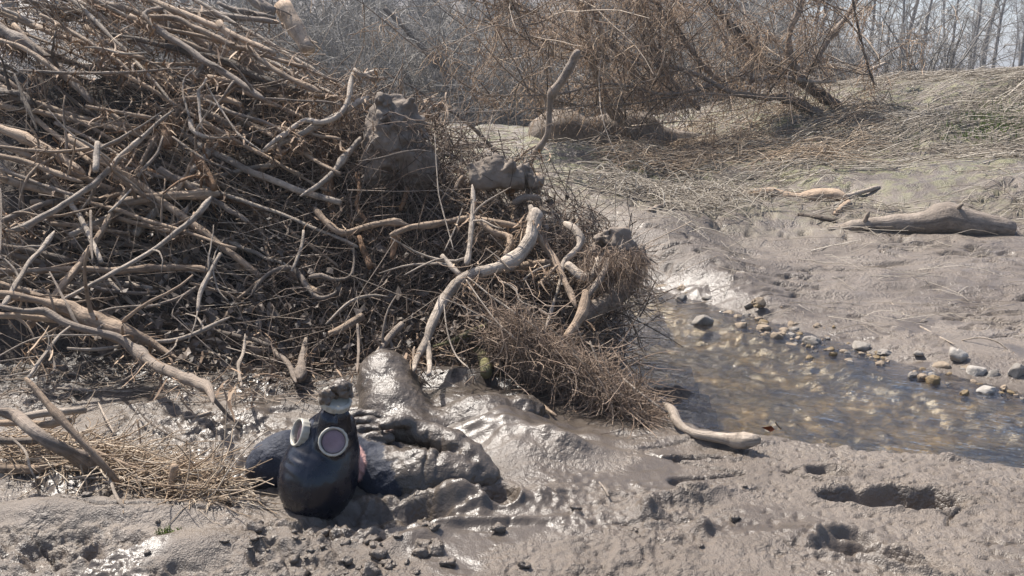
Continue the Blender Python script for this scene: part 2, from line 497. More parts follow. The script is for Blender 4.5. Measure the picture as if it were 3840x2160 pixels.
# dents and humps: (u, v, half-length m, half-width m, turn deg, depth m, rim m)
DENTS = [(3345, 1866, 0.175, 0.060, -4, 0.055, 0.008), (3110, 1768, 0.070, 0.034, -8, 0.022, 0.005), (3170, 2040, 0.085, 0.055, 10, 0.026, 0.008),
         (3330, 2085, 0.13, 0.035, -30, 0.022, 0.014), (230, 2085, 0.10, 0.07, 20, 0.030, 0.008), (430, 2080, 0.09, 0.06, 0, 0.024, 0.005),
         (1880, 1868, 0.050, 0.055, 0, 0.040, 0.006), (1470, 1930, 0.18, 0.080, 4, 0.055, 0.008), (2610, 1712, 0.10, 0.020, 2, 0.026, 0.006),
         (1240, 1985, 0.11, 0.06, 0, 0.030, 0.0), (1130, 1560, 0.22, 0.10, 0, 0.020, 0.0)]
HUMPS = [(1720, 1885, 0.080, 0.045, 0, 0.052), (2080, 1690, 0.16, 0.06, -10, 0.045), (2140, 1720, 0.10, 0.05, -5, 0.03), (1990, 1880, 0.10, 0.05, 8, 0.02),
         (1540, 2030, 0.10, 0.035, 30, 0.026), (600, 1960, 0.30, 0.10, 5, 0.05), (760, 2090, 0.25, 0.09, 14, 0.06), (150, 1960, 0.2, 0.08, 0, 0.05),
         (350, 1800, 0.25, 0.08, 0, 0.035), (3000, 2010, 0.16, 0.05, 12, 0.02), (2560, 1870, 0.17, 0.035, 18, 0.045), (2430, 1932, 0.035, 0.03, 0, 0.05),
         (1850, 1965, 0.16, 0.016, 6, 0.022), (1700, 1925, 0.12, 0.013, 14, 0.022), (2640, 1985, 0.03, 0.022, 0, 0.035), (2700, 1648, 0.16, 0.03, -4, 0.03),
         (1760, 1600, 0.30, 0.16, -10, 0.040), (1900, 1640, 0.13, 0.16, 0, 0.055), (1980, 1740, 0.12, 0.10, -20, 0.03), (1700, 1430, 0.35, 0.10, 0, 0.05), (3560, 1720, 0.05, 0.03, 0, 0.02)]
def _oval(x, y, u, v, a, b, turn):
    c = PZ(u, v, 0.0)
    th = R(turn); cx, sx = math.cos(th), math.sin(th)
    dx, dy = x - c[0], y - c[1]
    return np.sqrt(((dx * cx + dy * sx) / a) ** 2 + ((-dx * sx + dy * cx) / b) ** 2)
def heap_u(x, y):                            # photograph column of a place on the heap
    return 1920 + FPX * x / np.maximum(y * CP + 0.15, 0.3)
def ground(x, y, detail=True, full=False):
    x = np.asarray(x, float); y = np.asarray(y, float)
    num = np.zeros(x.shape); den = np.zeros(x.shape)
    for cx, cy, cz in CTRL:
        s = 0.10 + 0.06 * max(cy, 0)
        wgt = 1 / ((x - cx) ** 2 + (y - cy) ** 2 + s * s) ** 2.2
        num += wgt * cz; den += wgt
    h = num / den
    # beyond the near bank: a hidden river channel, a far bank with a terrace, then a wooded rise
    hill = np.interp(y, [0, 11, 13, 17, 19.5, 23, 26.5, 32, 60, 100, 400], [0.4, 0.35, -0.9, -0.9, -0.15, 0.9, 2.15, 2.5, 5.5, 7.5, 8])
    flat = np.interp(y, [0, 11, 14, 20, 40, 100, 400], [1.0, 1.0, 0.7, 0.5, 0.6, 1.0, 1.5])
    k = smooth(0.18, 0.36, x / np.maximum(y, 5))
    far = hill * (1 - k) + flat * k + 0.25 * f2(x, y, 5.0, 3, 3)
    h = h * (1 - smooth(9.6, 12.0, y)) + far * smooth(9.6, 12.0, y)
    near = np.exp(-(np.maximum(y, 0) / 7.0) ** 2)
    h = h + 0.030 * f2(x, y, 0.9, 5, 3) * (0.35 + 0.65 * smooth(2.8, 5, y)) * (1 - 0.5 * smooth(9, 14, y))
    sd = np.full(x.shape, 9.0)
    m = (x > -0.3) & (x < 6) & (y > 0.5) & (y < 6.5)
    if m.any(): sd[m] = stream_sd(x[m], y[m])
    nb = is_near_bank(x, y)
    churn = np.zeros(x.shape)
    if detail:
        for u, v, a, b, t, d, rim in DENTS:
            q = _oval(x, y, u, v, a, b, t) if True else 0
            mm = q < 2.2
            if not mm.any(): continue
            qq = q[mm] + 0.20 * f2(x[mm], y[mm], 0.13, 41, 3, 0.5)
            h[mm] += -d * (1 - smooth(0.70, 1.04, qq)) * (1 - 0.15 * f2(x[mm], y[mm], 0.08, 8)) + rim * np.exp(-((qq - 1.18) / 0.16) ** 2) * (1 + 0.9 * f2(x[mm], y[mm], 0.05, 9))
        for u, v, a, b, t, d in HUMPS:
            q = _oval(x, y, u, v, a, b, t)
            mm = q < 2.4
            qq = q[mm] + 0.15 * f2(x[mm], y[mm], 0.10, 43, 2)
            h[mm] += d * np.exp(-np.maximum(qq, 0) ** 2 * 1.3)
        # churned crumbly mud close by, smoother slurry round the person, combed silt on the far side
        near_w = 1 - smooth(3.4, 5.2, y)
        pc = PZ(1800, 1560, 0.0)
        slurry = np.exp(-(((x - pc[0]) / 0.62) ** 2 + ((y - pc[1]) / 0.42) ** 2) ** 2)
        left = smooth(0.1, -0.6, x)
        churn = smooth(-0.25, 0.35, f2(x, y, 0.42, 21, 3) + 0.32 * left - 0.05) * (1 - 0.9 * slurry)
        wxp = x + 0.035 * f2(x, y, 0.11, 101, 2); wyp = y + 0.030 * f2(x + 9, y, 0.10, 102, 2)
        a = f2(wxp, wyp * 1.35, 0.19, 22, 4, 0.5)
        b = f2(wxp + 3, wyp * 1.3, 0.075, 23, 3, 0.5)
        c = f2(x, y, 0.022, 24, 2)
        lump = 0.008 * smooth(-0.15, 0.35, a) + 0.007 * a + (0.005 * smooth(-0.1, 0.25, b) + 0.006 * b) * (0.25 + churn) + 0.0055 * c * (0.4 + churn) + 0.006 * np.abs(f2(wxp, wyp, 0.035, 25, 3, 0.6)) * (0.3 + churn)
        rt = smooth(0.35, 0.75, x) * (1 - smooth(2.4, 2.9, y))          # trampled sandy silt at the lower right: finer
        h += near_w * (1 - 0.75 * rt) * (1 - 0.8 * slurry) * (0.25 + 0.9 * churn * (1 - 0.55 * smooth(-0.35, 0.0, x))) * (lump - 0.008)
        pock = smooth(0.28, 0.55, f2(x, y, 0.035, 61, 2))
        h -= near_w * rt * (0.007 * pock + 0.004 * smooth(0.2, 0.6, f2(x, y, 0.018, 62, 1)))
        h += near_w * slurry * 0.010 * f2(x * 0.7, y * 1.6, 0.10, 27, 3)
        # torn cracks
        cr = np.abs(f2(x * 0.55, y * 1.25, 0.30, 29, 2))
        h -= near_w * (1 - slurry) * 0.024 * np.exp(-(cr / 0.022) ** 2) * smooth(-0.05, 0.3, f2(x, y, 0.7, 30))
        fb = smooth(3.2, 4.2, y) * (1 - smooth(9, 11, y)) * (x > -0.5)
        comb = f2(x * 0.22 + 0.10 * y, y * 1.25, 0.13, 31, 3)
        h += fb * (0.020 * comb + 0.012 * np.abs(f2(x, y, 0.16, 32, 2)) * smooth(0.0, 0.3, f2(x, y, 0.8, 33)))
        pk = smooth(0.30, 0.50, f2(x * 0.7, y * 1.5, 0.11, 63, 2)) * smooth(-0.1, 0.25, f2(x, y, 0.9, 64, 2)) * (1 - smooth(6, 8, y))
        h -= fb * 0.035 * pk
        cr2 = np.abs(f2(x * 0.35, y * 1.4, 0.30, 35, 2))
        h -= fb * 0.035 * np.exp(-(cr2 / 0.035) ** 2) * smooth(0.05, 0.35, f2(x, y, 0.8, 36)) * (1 - smooth(7, 8.5, y))
        h += smooth(6, 8, y) * (1 - smooth(30, 60, y)) * 0.05 * f2(x, y * 1.3, 0.5, 37, 3)
    # the stream bed
    jag = sd + 0.022 * f2(x, y, 0.12, 50, 3)
    wbank = np.where(nb, 0.075, 0.40)
    out = smooth(0, 1, jag / wbank)
    bed = WZ - 0.020 - 0.075 * smooth(0.0, -0.28, sd) + (0.016 * np.abs(f2(x, y, 0.12, 51, 2)) + 0.008 * f2(x, y, 0.05, 52, 2))
    h = np.where(jag > 0, (WZ - 0.020) * (1 - out) + h * out, bed)
    if not full: return h
    wet = np.exp(-np.maximum(sd, 0) / 0.16) * (~nb) * 0.9 + np.exp(-np.maximum(sd, 0) / 0.05) * nb * 0.6
    sx = smooth(0.3, -0.12, np.abs(y - 4.35 - 0.15 * np.sin(x * 3)) - 0.25 * (1 - np.clip(x - 0.5, 0, 1.2) / 1.2)) * smooth(0.25, 0.5, x) * smooth(2.0, 0.9, x)
    wet = np.maximum(wet, 0.85 * sx)
    if detail:
        wet = np.maximum(wet, slurry * 0.95)
        wet = np.maximum(wet, 0.85 * smooth(0.15, 0.45, f2(x, y, 0.34, 71, 3)) * near_w * (1 - 0.5 * rt))
        for u, v, a, b, t in [(1480, 1935, 0.2, 0.1, 4), (2850, 1985, 0.20, 0.045, -12), (1950, 1900, 0.25, 0.08, 8), (900, 1600, 0.30, 0.16, -10), (2250, 1800, 0.30, 0.08, 0), (2000, 1960, 0.3, 0.07, 5), (3190, 2050, 0.10, 0.09, 10)]:
            wet = np.maximum(wet, 0.9 * np.exp(-_oval(x, y, u, v, a, b, t) ** 2))
    uu = heap_u(x, y)
    dark = 0.9 * smooth(2.60, 3.0, y + 0.15 * f2(x, y, 0.3, 77) + 0.2 * smooth(1500, 2300, uu)) * smooth(5.5, 4.5, y) * smooth(2250, 1900, uu)  # dark soil, plus the heap's shadow on the mud put into the colour
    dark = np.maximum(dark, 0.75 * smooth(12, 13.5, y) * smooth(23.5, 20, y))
    moss = smooth(5.0, 7.0, y) * smooth(12, 10, y) * 0.75
    bedm = smooth(0.03, -0.04, jag)
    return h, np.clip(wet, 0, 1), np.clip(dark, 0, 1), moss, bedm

rows = np.concatenate([np.linspace(-4, 1.25, 30)[:-1], np.exp(np.linspace(math.log(1.25), math.log(5.2), 560))[:-1],
                       np.exp(np.linspace(math.log(5.2), math.log(12), 130))[:-1], np.exp(np.linspace(math.log(12), math.log(400), 90))])
NC = 640
s = np.linspace(-1, 1, NC)
g_ = 0.50 * s + 0.08 * s ** 3 + 0.42 * s ** 7
half = 0.6 + 1.28 * np.maximum(rows, 1.3) + np.where(rows < 1.3, 3.0 * (1 - np.clip((rows + 4) / 5.3, 0, 1)), 0)
GY = np.repeat(rows[:, None], NC, 1)
GX = half[:, None] * g_[None, :]
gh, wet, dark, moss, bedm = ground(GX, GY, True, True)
ii = np.arange(len(rows) * NC).reshape(len(rows), NC)
q = np.stack([ii[:-1, :-1], ii[:-1, 1:], ii[1:, 1:], ii[1:, :-1]], -1).reshape(-1, 4)
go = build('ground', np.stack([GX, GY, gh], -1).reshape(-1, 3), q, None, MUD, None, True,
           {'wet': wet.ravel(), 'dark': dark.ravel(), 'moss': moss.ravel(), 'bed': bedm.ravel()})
tag(go, kind='structure')

def hit(u, v):
    """where the line of sight of a photograph pixel meets the bank"""
    Yv = np.linspace(1.5, 14, 700)
    w3 = P(np.full(700, float(u)), np.full(700, float(v)), Yv)
    d = w3[:, 2] - ground(w3[:, 0], w3[:, 1], False)
    k = np.argmax(d < 0)
    return float(Yv[k]) if d[k] < 0 else 9.0

# ------------------------------------------------------------------ the stream's water
def water_material():
    k = M('stream_water')
    n = k.n
    c = k.coord('Object', (1, 1, 1))
    k.b.inputs['Base Color'].default_value = (0.02, 0.018, 0.014, 1)
    gl = k.node('ShaderNodeBsdfGlossy'); gl.inputs['Roughness'].default_value = 0.05
    gl.inputs['Color'].default_value = (0.95, 0.97, 1.0, 1)
    tr = k.node('ShaderNodeBsdfTransparent'); tr.inputs['Color'].default_value = (0.92, 0.87, 0.77, 1)
    fr = k.node('ShaderNodeFresnel'); fr.inputs['IOR'].default_value = 1.68
    mx = k.node('ShaderNodeMixShader')
    bp = k.node('ShaderNodeBump'); bp.inputs['Strength'].default_value = 0.85; bp.inputs['Distance'].default_value = 0.014
    mp0 = k.node('ShaderNodeMapping'); mp0.inputs['Rotation'].default_value = (0, 0, R(28))
    mp = k.node('ShaderNodeMapping'); mp.inputs['Scale'].default_value = (9, 42, 1)
    tc = k.node('ShaderNodeTexCoord'); k.link(tc.outputs['Object'], mp0.inputs['Vector']); k.link(mp0.outputs[0], mp.inputs['Vector'])
    nz = k.noise(mp.outputs[0], 1.0, 4, 0.6, 0.6)
    k.link(nz, bp.inputs['Height'])
    for x in (gl, fr): k.link(bp.outputs[0], x.inputs['Normal'])
    k.link(fr.outputs[0], mx.inputs[0]); k.link(tr.outputs[0], mx.inputs[1]); k.link(gl.outputs[0], mx.inputs[2])
    k.link(mx.outputs[0], n['Material Output'].inputs['Surface'])
    return k.m
WATER = water_material()
wx = np.arange(0.02, 3.2, 0.012); wy = np.arange(1.15, 5.0, 0.012)
X, Y = np.meshgrid(wx, wy, indexing='ij')
sd = stream_sd(X, Y)
fa = R(-28)                                          # direction of flow
al = X * math.cos(fa) + Y * math.sin(fa); ac = -X * math.sin(fa) + Y * math.cos(fa)
riff = 0.35 + 0.65 * smooth(3.9, 2.9, Y)
Z = WZ + riff * (0.007 * f2(al * 0.7, ac * 1.5, 0.22, 90, 2) + 0.0030 * f2(al * 0.6, ac * 1.8, 0.10, 93, 2)) + 0.0025 * f2(al * 0.5, ac * 1.6, 0.07, 95, 2)
keep = sd < 0.16
ii = np.arange(X.size).reshape(X.shape)
qm = keep[:-1, :-1] & keep[1:, :-1] & keep[1:, 1:] & keep[:-1, 1:]
q = np.stack([ii[:-1, :-1], ii[1:, :-1], ii[1:, 1:], ii[:-1, 1:]], -1)[qm]
us, inv = np.unique(q.ravel(), return_inverse=True)
wo = build('stream_water', np.stack([X, Y, Z], -1).reshape(-1, 3)[us], inv.reshape(-1, 4), None, WATER)
tag(wo, kind='structure')

# ------------------------------------------------------------------ stones
def stone_mesh(seed, a, b, c, rough=0.22, bm_u=14, bm_v=9):
    th = np.linspace(0, math.pi, bm_v); ph = np.arange(bm_u) * 2 * math.pi / bm_u
    D = np.stack([np.sin(th)[:, None] * np.cos(ph), np.sin(th)[:, None] * np.sin(ph), np.repeat(np.cos(th)[:, None], bm_u, 1)], -1)
    r = 1 + rough * f3(D * 1.0 + seed * 7.7, 0.9, seed, 3, 0.6)
    # facets
    rr = np.random.default_rng(seed)
    for _ in range(11):
        n_ = rr.normal(size=3); n_ /= np.linalg.norm(n_)
        cut = 0.58 + 0.25 * rr.random()
        d = (D * r[..., None]) @ n_
        r = np.where(d > cut, r * cut / np.maximum(d, 1e-6), r)
    V = (D * r[..., None] * np.array([a, b, c])).reshape(-1, 3)
    i = np.arange(bm_u * bm_v).reshape(bm_v, bm_u)
    nx = np.roll(i, -1, 1)
    q = np.stack([i[:-1], i[1:], nx[1:], nx[:-1]], -1).reshape(-1, 4)
    return V, q
def stone_material(name, c1, c2):
    return plain_material(name, c1, c2, 30, 0.7, 0.7, 0.004, 0.4)
ST_GREY = stone_material('stone_grey', (0.13, 0.115, 0.098), (0.28, 0.255, 0.225))
ST_TAN = stone_material('stone_tan', (0.16, 0.122, 0.085), (0.31, 0.245, 0.175))
ST_WET = stone_material('stone_wet', (0.10, 0.075, 0.045), (0.22, 0.155, 0.075))
ST_WHITE = stone_material('stone_white', (0.22, 0.20, 0.175), (0.40, 0.37, 0.33))
BIG = [  # u, v, width px, height px, material, label
    (2635, 1212, 95, 55, ST_GREY, 'large grey boulder standing in the shallows at the upstream gravel edge'),
    (3035, 1285, 65, 40, ST_GREY, 'angular grey stone at the waterline among the tan gravel'),
    (2845, 1130, 55, 34, ST_TAN, 'lone tan stone on the wet silt above the stream'),
    (2552, 1128, 50, 30, ST_GREY, 'knobbly grey stone beside the root end at the water edge'),
    (2492, 1082, 62, 34, ST_TAN, 'flat tan stone on the wet silt behind the shaggy root end'),
    (2710, 1168, 32, 16, ST_GREY, 'small grey stone on silt just beyond the large boulder'),
    (2665, 1115, 60, 22, ST_GREY, 'low grey stone half sunk in silt upslope of the boulder'),
    (3230, 1308, 75, 44, ST_GREY, 'broad pale stone topping the gravel strip'),
    (3310, 1325, 60, 34, ST_GREY, 'rounded grey stone at the downstream end of the gravel strip'),
    (3530, 1372, 70, 40, ST_TAN, 'smooth tan stone on the gravel beside the white boulder'),
    (3660, 1398, 85, 66, ST_WHITE, 'large whitish boulder at the far water edge'),
    (3720, 1410, 60, 54, ST_GREY, 'grey boulder leaning against the large whitish boulder'),
    (3590, 1330, 60, 56, ST_WHITE, 'pale slab of stone set in the mud bank above the gravel'),
    (3420, 1418, 45, 34, ST_GREY, 'dark grey stone poking out of the stream, first of three in a row'),
    (3455, 1424, 45, 36, ST_TAN, 'tan stone poking out of the stream, middle of three in a row'),
    (3498, 1440, 55, 40, ST_WET, 'wet brown stone poking out of the stream, last of three in a row'),
    (3700, 1472, 72, 38, ST_WHITE, 'flat white stone lying in the shallow stream edge'),
    (3622, 1385, 42, 44, ST_TAN, 'orange tan stone wedged beside the whitish boulder'),
    (3030, 1352, 34, 24, ST_WET, 'dark wet stone just breaking the stream surface'),
    (2975, 1225, 50, 30, ST_TAN, 'tan cobble at the upstream end of the gravel strip'),
    (2860, 1240, 55, 30, ST_TAN, 'yellowish cobble at the water edge between boulder and gravel'),
    (2780, 1228, 50, 24, ST_TAN, 'small tan cobble just downstream of the large boulder'),
    (2905, 1272, 45, 26, ST_TAN, 'brown cobble at the waterline upstream of the angular stone'),
    (3815, 1385, 60, 56, ST_GREY, 'dark grey boulder at the right edge of the far bank'),
]
def put_stone(name, u, v, wpx, hpx, mat, label, seed, group=None, z=None):
    g0 = PZ(u, v + hpx * 0.35, WZ + 0.02)
    gz = max(float(ground(np.array([g0[0]]), np.array([g0[1]]))[0]), WZ - 0.02)
    c = PZ(u, v + hpx * 0.25, gz)
    m = px_m(c[1], v)
    a, cc = wpx * m / 2, hpx * m / 2
    V, q = stone_mesh(seed, a * 1.15, a * (0.75 + 0.3 * ((seed * 37) % 10) / 10), cc * 1.25, 0.22 if wpx < 40 else 0.42, 14 if wpx < 40 else 26, 9 if wpx < 40 else 17)
    th = (seed * 2.4) % 6.28
    # keep the traced width: turn only a little
    th = 0.5 * math.sin(th)
    V = V @ np.array([[math.cos(th), math.sin(th), 0], [-math.sin(th), math.cos(th), 0], [0, 0, 1]])
    o = build(name, V, q, None, mat, None, seed % 3 != 0)
    o.location = (c[0], c[1], max(gz, WZ - 0.006) + cc * (0.35 if wpx > 44 else 0.12))
    return tag(o, label, 'stone', group)
for i, (u, v, a, b, mt, lb) in enumerate(BIG):
    put_stone('boulder' if a > 80 else 'stone', u, v, a, b, mt, lb, 100 + i)
sr = np.random.default_rng(5)
line_u = np.array([2700, 2860, 3000, 3200, 3400, 3600, 3800]); line_v = np.array([1185, 1245, 1290, 1345, 1410, 1455, 1500])
for i in range(190):
    if i < 125:
        u = sr.uniform(2960, 3330) if i < 90 else sr.uniform(2740, 2980)
        v = np.interp(u, line_u, line_v) + sr.normal(-22, 24)
        g, lb = 'gravel pebbles along the far edge', 'small tan pebble in the gravel strip along the far water edge'
    elif i < 160:
        u = sr.uniform(3400, 3840); v = np.interp(u, line_u, line_v) + sr.normal(-18, 24)
        g, lb = 'gravel pebbles by the white boulders', 'small pebble lying near the whitish boulders at the far water edge'
    else:
        u = sr.uniform(2440, 3300); v = np.interp(u, [2440, 3300], [1080, 1280]) + sr.normal(0, 25)
        g, lb = 'pebbles on the wet silt', 'small pebble scattered on wet silt upslope of the gravel'
    wpx = 11 + 34 * sr.random() ** 1.8
    put_stone('pebble', u, v, wpx, wpx * sr.uniform(0.5, 0.7), [ST_TAN, ST_TAN, ST_GREY, ST_WET][i % 4], lb, 300 + i, g)
# pale stone chip standing in the near mud
put_stone('stone', 1545, 2030, 70, 80, ST_GREY, 'grey flat stone chip stuck upright in the churned mud in front of the mask', 555)

# ------------------------------------------------------------------ the uprooted root plate and the drift heap
VTOP_U = [-1500, 0, 700, 1000, 1200, 1400, 1650, 1900, 2100, 2300, 2440]
VTOP_V = [-60, -60, -20, 130, 230, 330, 440, 600, 700, 870, 1000]
VBAS_V = [1230, 1230, 1380, 1420, 1410, 1400, 1400, 1440, 1470, 1420, 1130]
def heap_Y(u, v):
    u = np.asarray(u, float); v = np.asarray(v, float)
    y = 3.02 + (1420 - v) / 1420 * 1.45
    y = y - 0.25 * np.clip((600 - u) / 600, 0, 1.4) * smooth(500, 1300, v)
    y = y - 0.12 * smooth(1900, 2400, u)
    gy = PZ(u, np.maximum(v, 700), 0.03)[..., 1]
    return np.where(v > 700, np.minimum(y, gy), y)
hx = np.arange(-4.6, 0.75, 0.022); hy = np.arange(2.7, 6.2, 0.022)
X, Y = np.meshgrid(hx, hy, indexing='ij')
uu = heap_u(X, Y)
gap = 0.17 + 0.06 * f2(X, Y, 0.5, 200, 2)
vv = 1420 - (Y - gap - 3.02 + 0.25 * np.clip((600 - uu) / 600, 0, 1.4) * 0.5) / 1.45 * 1420
rz = ray(uu, np.clip(vv, -400, 1500))
zf = CAM[2] + Y * rz[2] / rz[1]
vt = np.interp(uu, VTOP_U, [380, 330, 290, 330, 420, 480, 640, 780, 860, 960, 1100])
rt_ = ray(uu, vt)
zt = CAM[2] + np.minimum(Y, 4.3) * rt_[2] / rt_[1]
Zc = np.minimum(zf, zt)
Zc = Zc - smooth(4.4, 5.8, Y) * 1.2
Zc = Zc * smooth(2420, 2150, uu) - 0.15 * smooth(2150, 2420, uu) + 0.075 * f2(X, Y, 0.35, 201, 4) + 0.02 * f2(X, Y, 0.07, 203, 2)
Zc = np.where(vv > 1440, np.minimum(Zc, -0.05), Zc)
Zc = np.maximum(Zc, -0.2)
ii = np.arange(X.size).reshape(X.shape)
q = np.stack([ii[:-1, :-1], ii[1:, :-1], ii[1:, 1:], ii[:-1, 1:]], -1)
q = q[(np.maximum.reduce([Zc[:-1, :-1], Zc[1:, :-1], Zc[1:, 1:], Zc[:-1, 1:]]) > -0.15)]
us_, inv = np.unique(q.ravel(), return_inverse=True)
plate = empty('root_plate', P(1700, 1420, 3.1), 'uprooted tree root plate with dark soil core, earth clod and pale twisting roots', 'root plate')
build('soil_core', np.stack([X, Y, Zc], -1).reshape(-1, 3)[us_], inv.reshape(-1, 4), None, SOIL, plate)

# the dried earth clod held high in the roots
def clod_at(name, cu, cv, Yc, pts, mat, parent, h=0.011, amp=0.022, seed=0, label=None):
    """pts: (u, v, dY, radius px)"""
    C = [(P(u, v, Yc + dy), r * px_m(Yc, v)) for u, v, dy, r in pts]
    lo = np.min([c - r for c, r in C], 0) - 0.05; hi = np.max([c + r for c, r in C], 0) + 0.05
    g = grid(lo, hi, h)
    f = None
    for c, r in C:
        d = np.linalg.norm(g - c, axis=-1) - r
        f = d if f is None else smin(f, d, 0.05)
    band = np.abs(f) < 0.07
    gb = g[band]
    f[band] += amp * f3(gb, 0.07, seed, 3, 0.6) + 0.008 * f3(gb, 0.024, seed + 5, 2) + 0.016 * np.exp(-(f3(gb, 0.11, seed + 9, 2) / 0.05) ** 2)
    V, q = surface_nets(f, lo, h)
    o = build(name, V, q, None, mat, parent)
    return o
clod_at('earth_clod', 1490, 540, 3.72, [(1468 + 2 * k, 430 + 22 * k, 0.03 + 0.004 * k, 62 + 2.2 * k) for k in range(10)] + [(1525 + 4 * k, 455 + 24 * k, 0.06, 58) for k in range(9)]
        + [(1430, 470 + 25 * k, 0.06, 38 + 3 * k) for k in range(8)] + [(1480, 560, 0.14, 90)], CLOD, plate, h=0.009, amp=0.030, seed=3)
clod_at('earth_clod', 2320, 960, 3.25, [(2240, 925, 0.05, 45), (2290, 930, 0.05, 45), (2340, 950, 0.02, 45), (2390, 970, 0.0, 38), (2300, 985, 0.05, 50)], CLOD, plate, amp=0.03, seed=8)
clod_at('earth_clod', 1900, 660, 3.6, [(1800, 670, 0.05, 45), (1860, 650, 0.05, 50), (1930, 660, 0.05, 50), (1990, 690, 0.08, 40)], CLOD, plate, amp=0.03, seed=9)

CROPS = {2: (0, 0, 2.0125), 3: (0, 720, 2.0125), 4: (1180, 220, 2.0125), 5: (1180, 840, 1.8667), 6: (1900, 0, 1.328), 7: (2200, 700, 1.317), 8: (0, 1350, 1.789)}
WOODS = dict(p=W_PALE, t=W_TAN, g=W_GREY, d=W_DARK, o=W_ORANGE, m=W_MOSS, b=BARK)
SAMPLES = []                                 # points along heap branches, for debris to hang from
def to_uv(crop, pts):
    ox, oy, sc = CROPS[crop]
    return np.array([(ox + p[0] / sc, oy + p[1] / sc) for p in pts]), sc
def traced(name, crop, pts, wd, mat, parent=None, dy=-0.08, Y=None, S=12, seed=0, bark=0.10, taper_end=True, ground_z=None, keep=True, knots=True):
    uv, sc = to_uv(crop, pts)
    n0 = len(uv)
    if ground_z is not None:
        zz = np.interp(np.linspace(0, 1, n0), np.linspace(0, 1, len(ground_z)), ground_z)
        w3 = np.array([PZ(u, v, z) for (u, v), z in zip(uv, zz)])
    else:
        if Y is not None:
            yy = np.interp(np.linspace(0, 1, n0), np.linspace(0, 1, len(Y)), Y)
        else:
            dd = np.interp(np.linspace(0, 1, n0), np.linspace(0, 1, np.size(dy)), np.atleast_1d(dy))
            yy = heap_Y(uv[:, 0], uv[:, 1]) + dd
        w3 = P(uv[:, 0], uv[:, 1], yy)
    wds = np.interp(np.linspace(0, 1, n0), np.linspace(0, 1, np.size(wd)), np.atleast_1d(wd)) / sc * (0.95 if parent is not None else 1.06)
    r3 = wds * np.array([px_m(p[1], v) for p, v in zip(w3, uv[:, 1])]) / 2
    L = np.linalg.norm(np.diff(w3, axis=0), axis=1).sum()
    K = int(np.clip(L / max(0.022, r3.mean() * 0.9), 8, 70))
    c = catmull(np.column_stack([w3, r3]), K)
    pt, rd = c[:, :3], np.maximum(c[:, 3], 0.0012)
    s_ = np.linspace(0, L, K)
    jit = np.stack([n2(s_ / 0.09, np.full(K, seed * 3.7 + k * 11.3), 5) for k in range(3)], 1) * (rd * 0.22)[:, None]
    pt = pt + jit
    rd = rd * (1 + 0.13 * n2(s_ / 0.05, np.full(K, seed + 0.5), 6) + 0.12 * n2(s_ / 0.22, np.full(K, seed + 9.5), 7))
    if K > 14 and rd.max() < 0.05: rd[-1] *= 0.45; rd[-2] *= 0.8; rd[0] *= 0.6
    if knots:
        for _ in range(int(L / 0.35)):
            k0 = (hash((seed, _)) % 1000) / 1000 * L
            rd = rd * (1 + 0.40 * np.exp(-((s_ - k0) / (0.018 + rd.mean())) ** 2))
    o = tube_obj(name, pt[None], rd[None], WOODS[mat], parent, S, True, np.array([((seed * 37) % 100) / 160.0]), bark, seed)
    if keep: SAMPLES.append(np.column_stack([pt, rd]))
    return o, pt, rd
def twigs_on(pt, rd, parent, mat, n, seed, lmin=0.06, lmax=0.22, name='side_twig'):
    rr = np.random.default_rng(seed)
    for _ in range(n):
        i = rr.integers(len(pt) // 6, len(pt) - 2)
        t = pt[min(i + 1, len(pt) - 1)] - pt[i]; t /= np.linalg.norm(t) + 1e-9
        d = t * rr.choice([-1, 1]) * 0.6 + rr.normal(size=3) * 0.7
        L = rr.uniform(lmin, lmax)
        p = wander(pt[i][None], d[None], np.array([L]), 7, 0.18, rr)
        r0 = min(rd[i] * 0.55, 0.009)
        tube_obj(name, p, np.linspace(r0, r0 * 0.4, 7)[None], WOODS[mat], parent, 6, True, np.array([rr.random() * 0.6]))

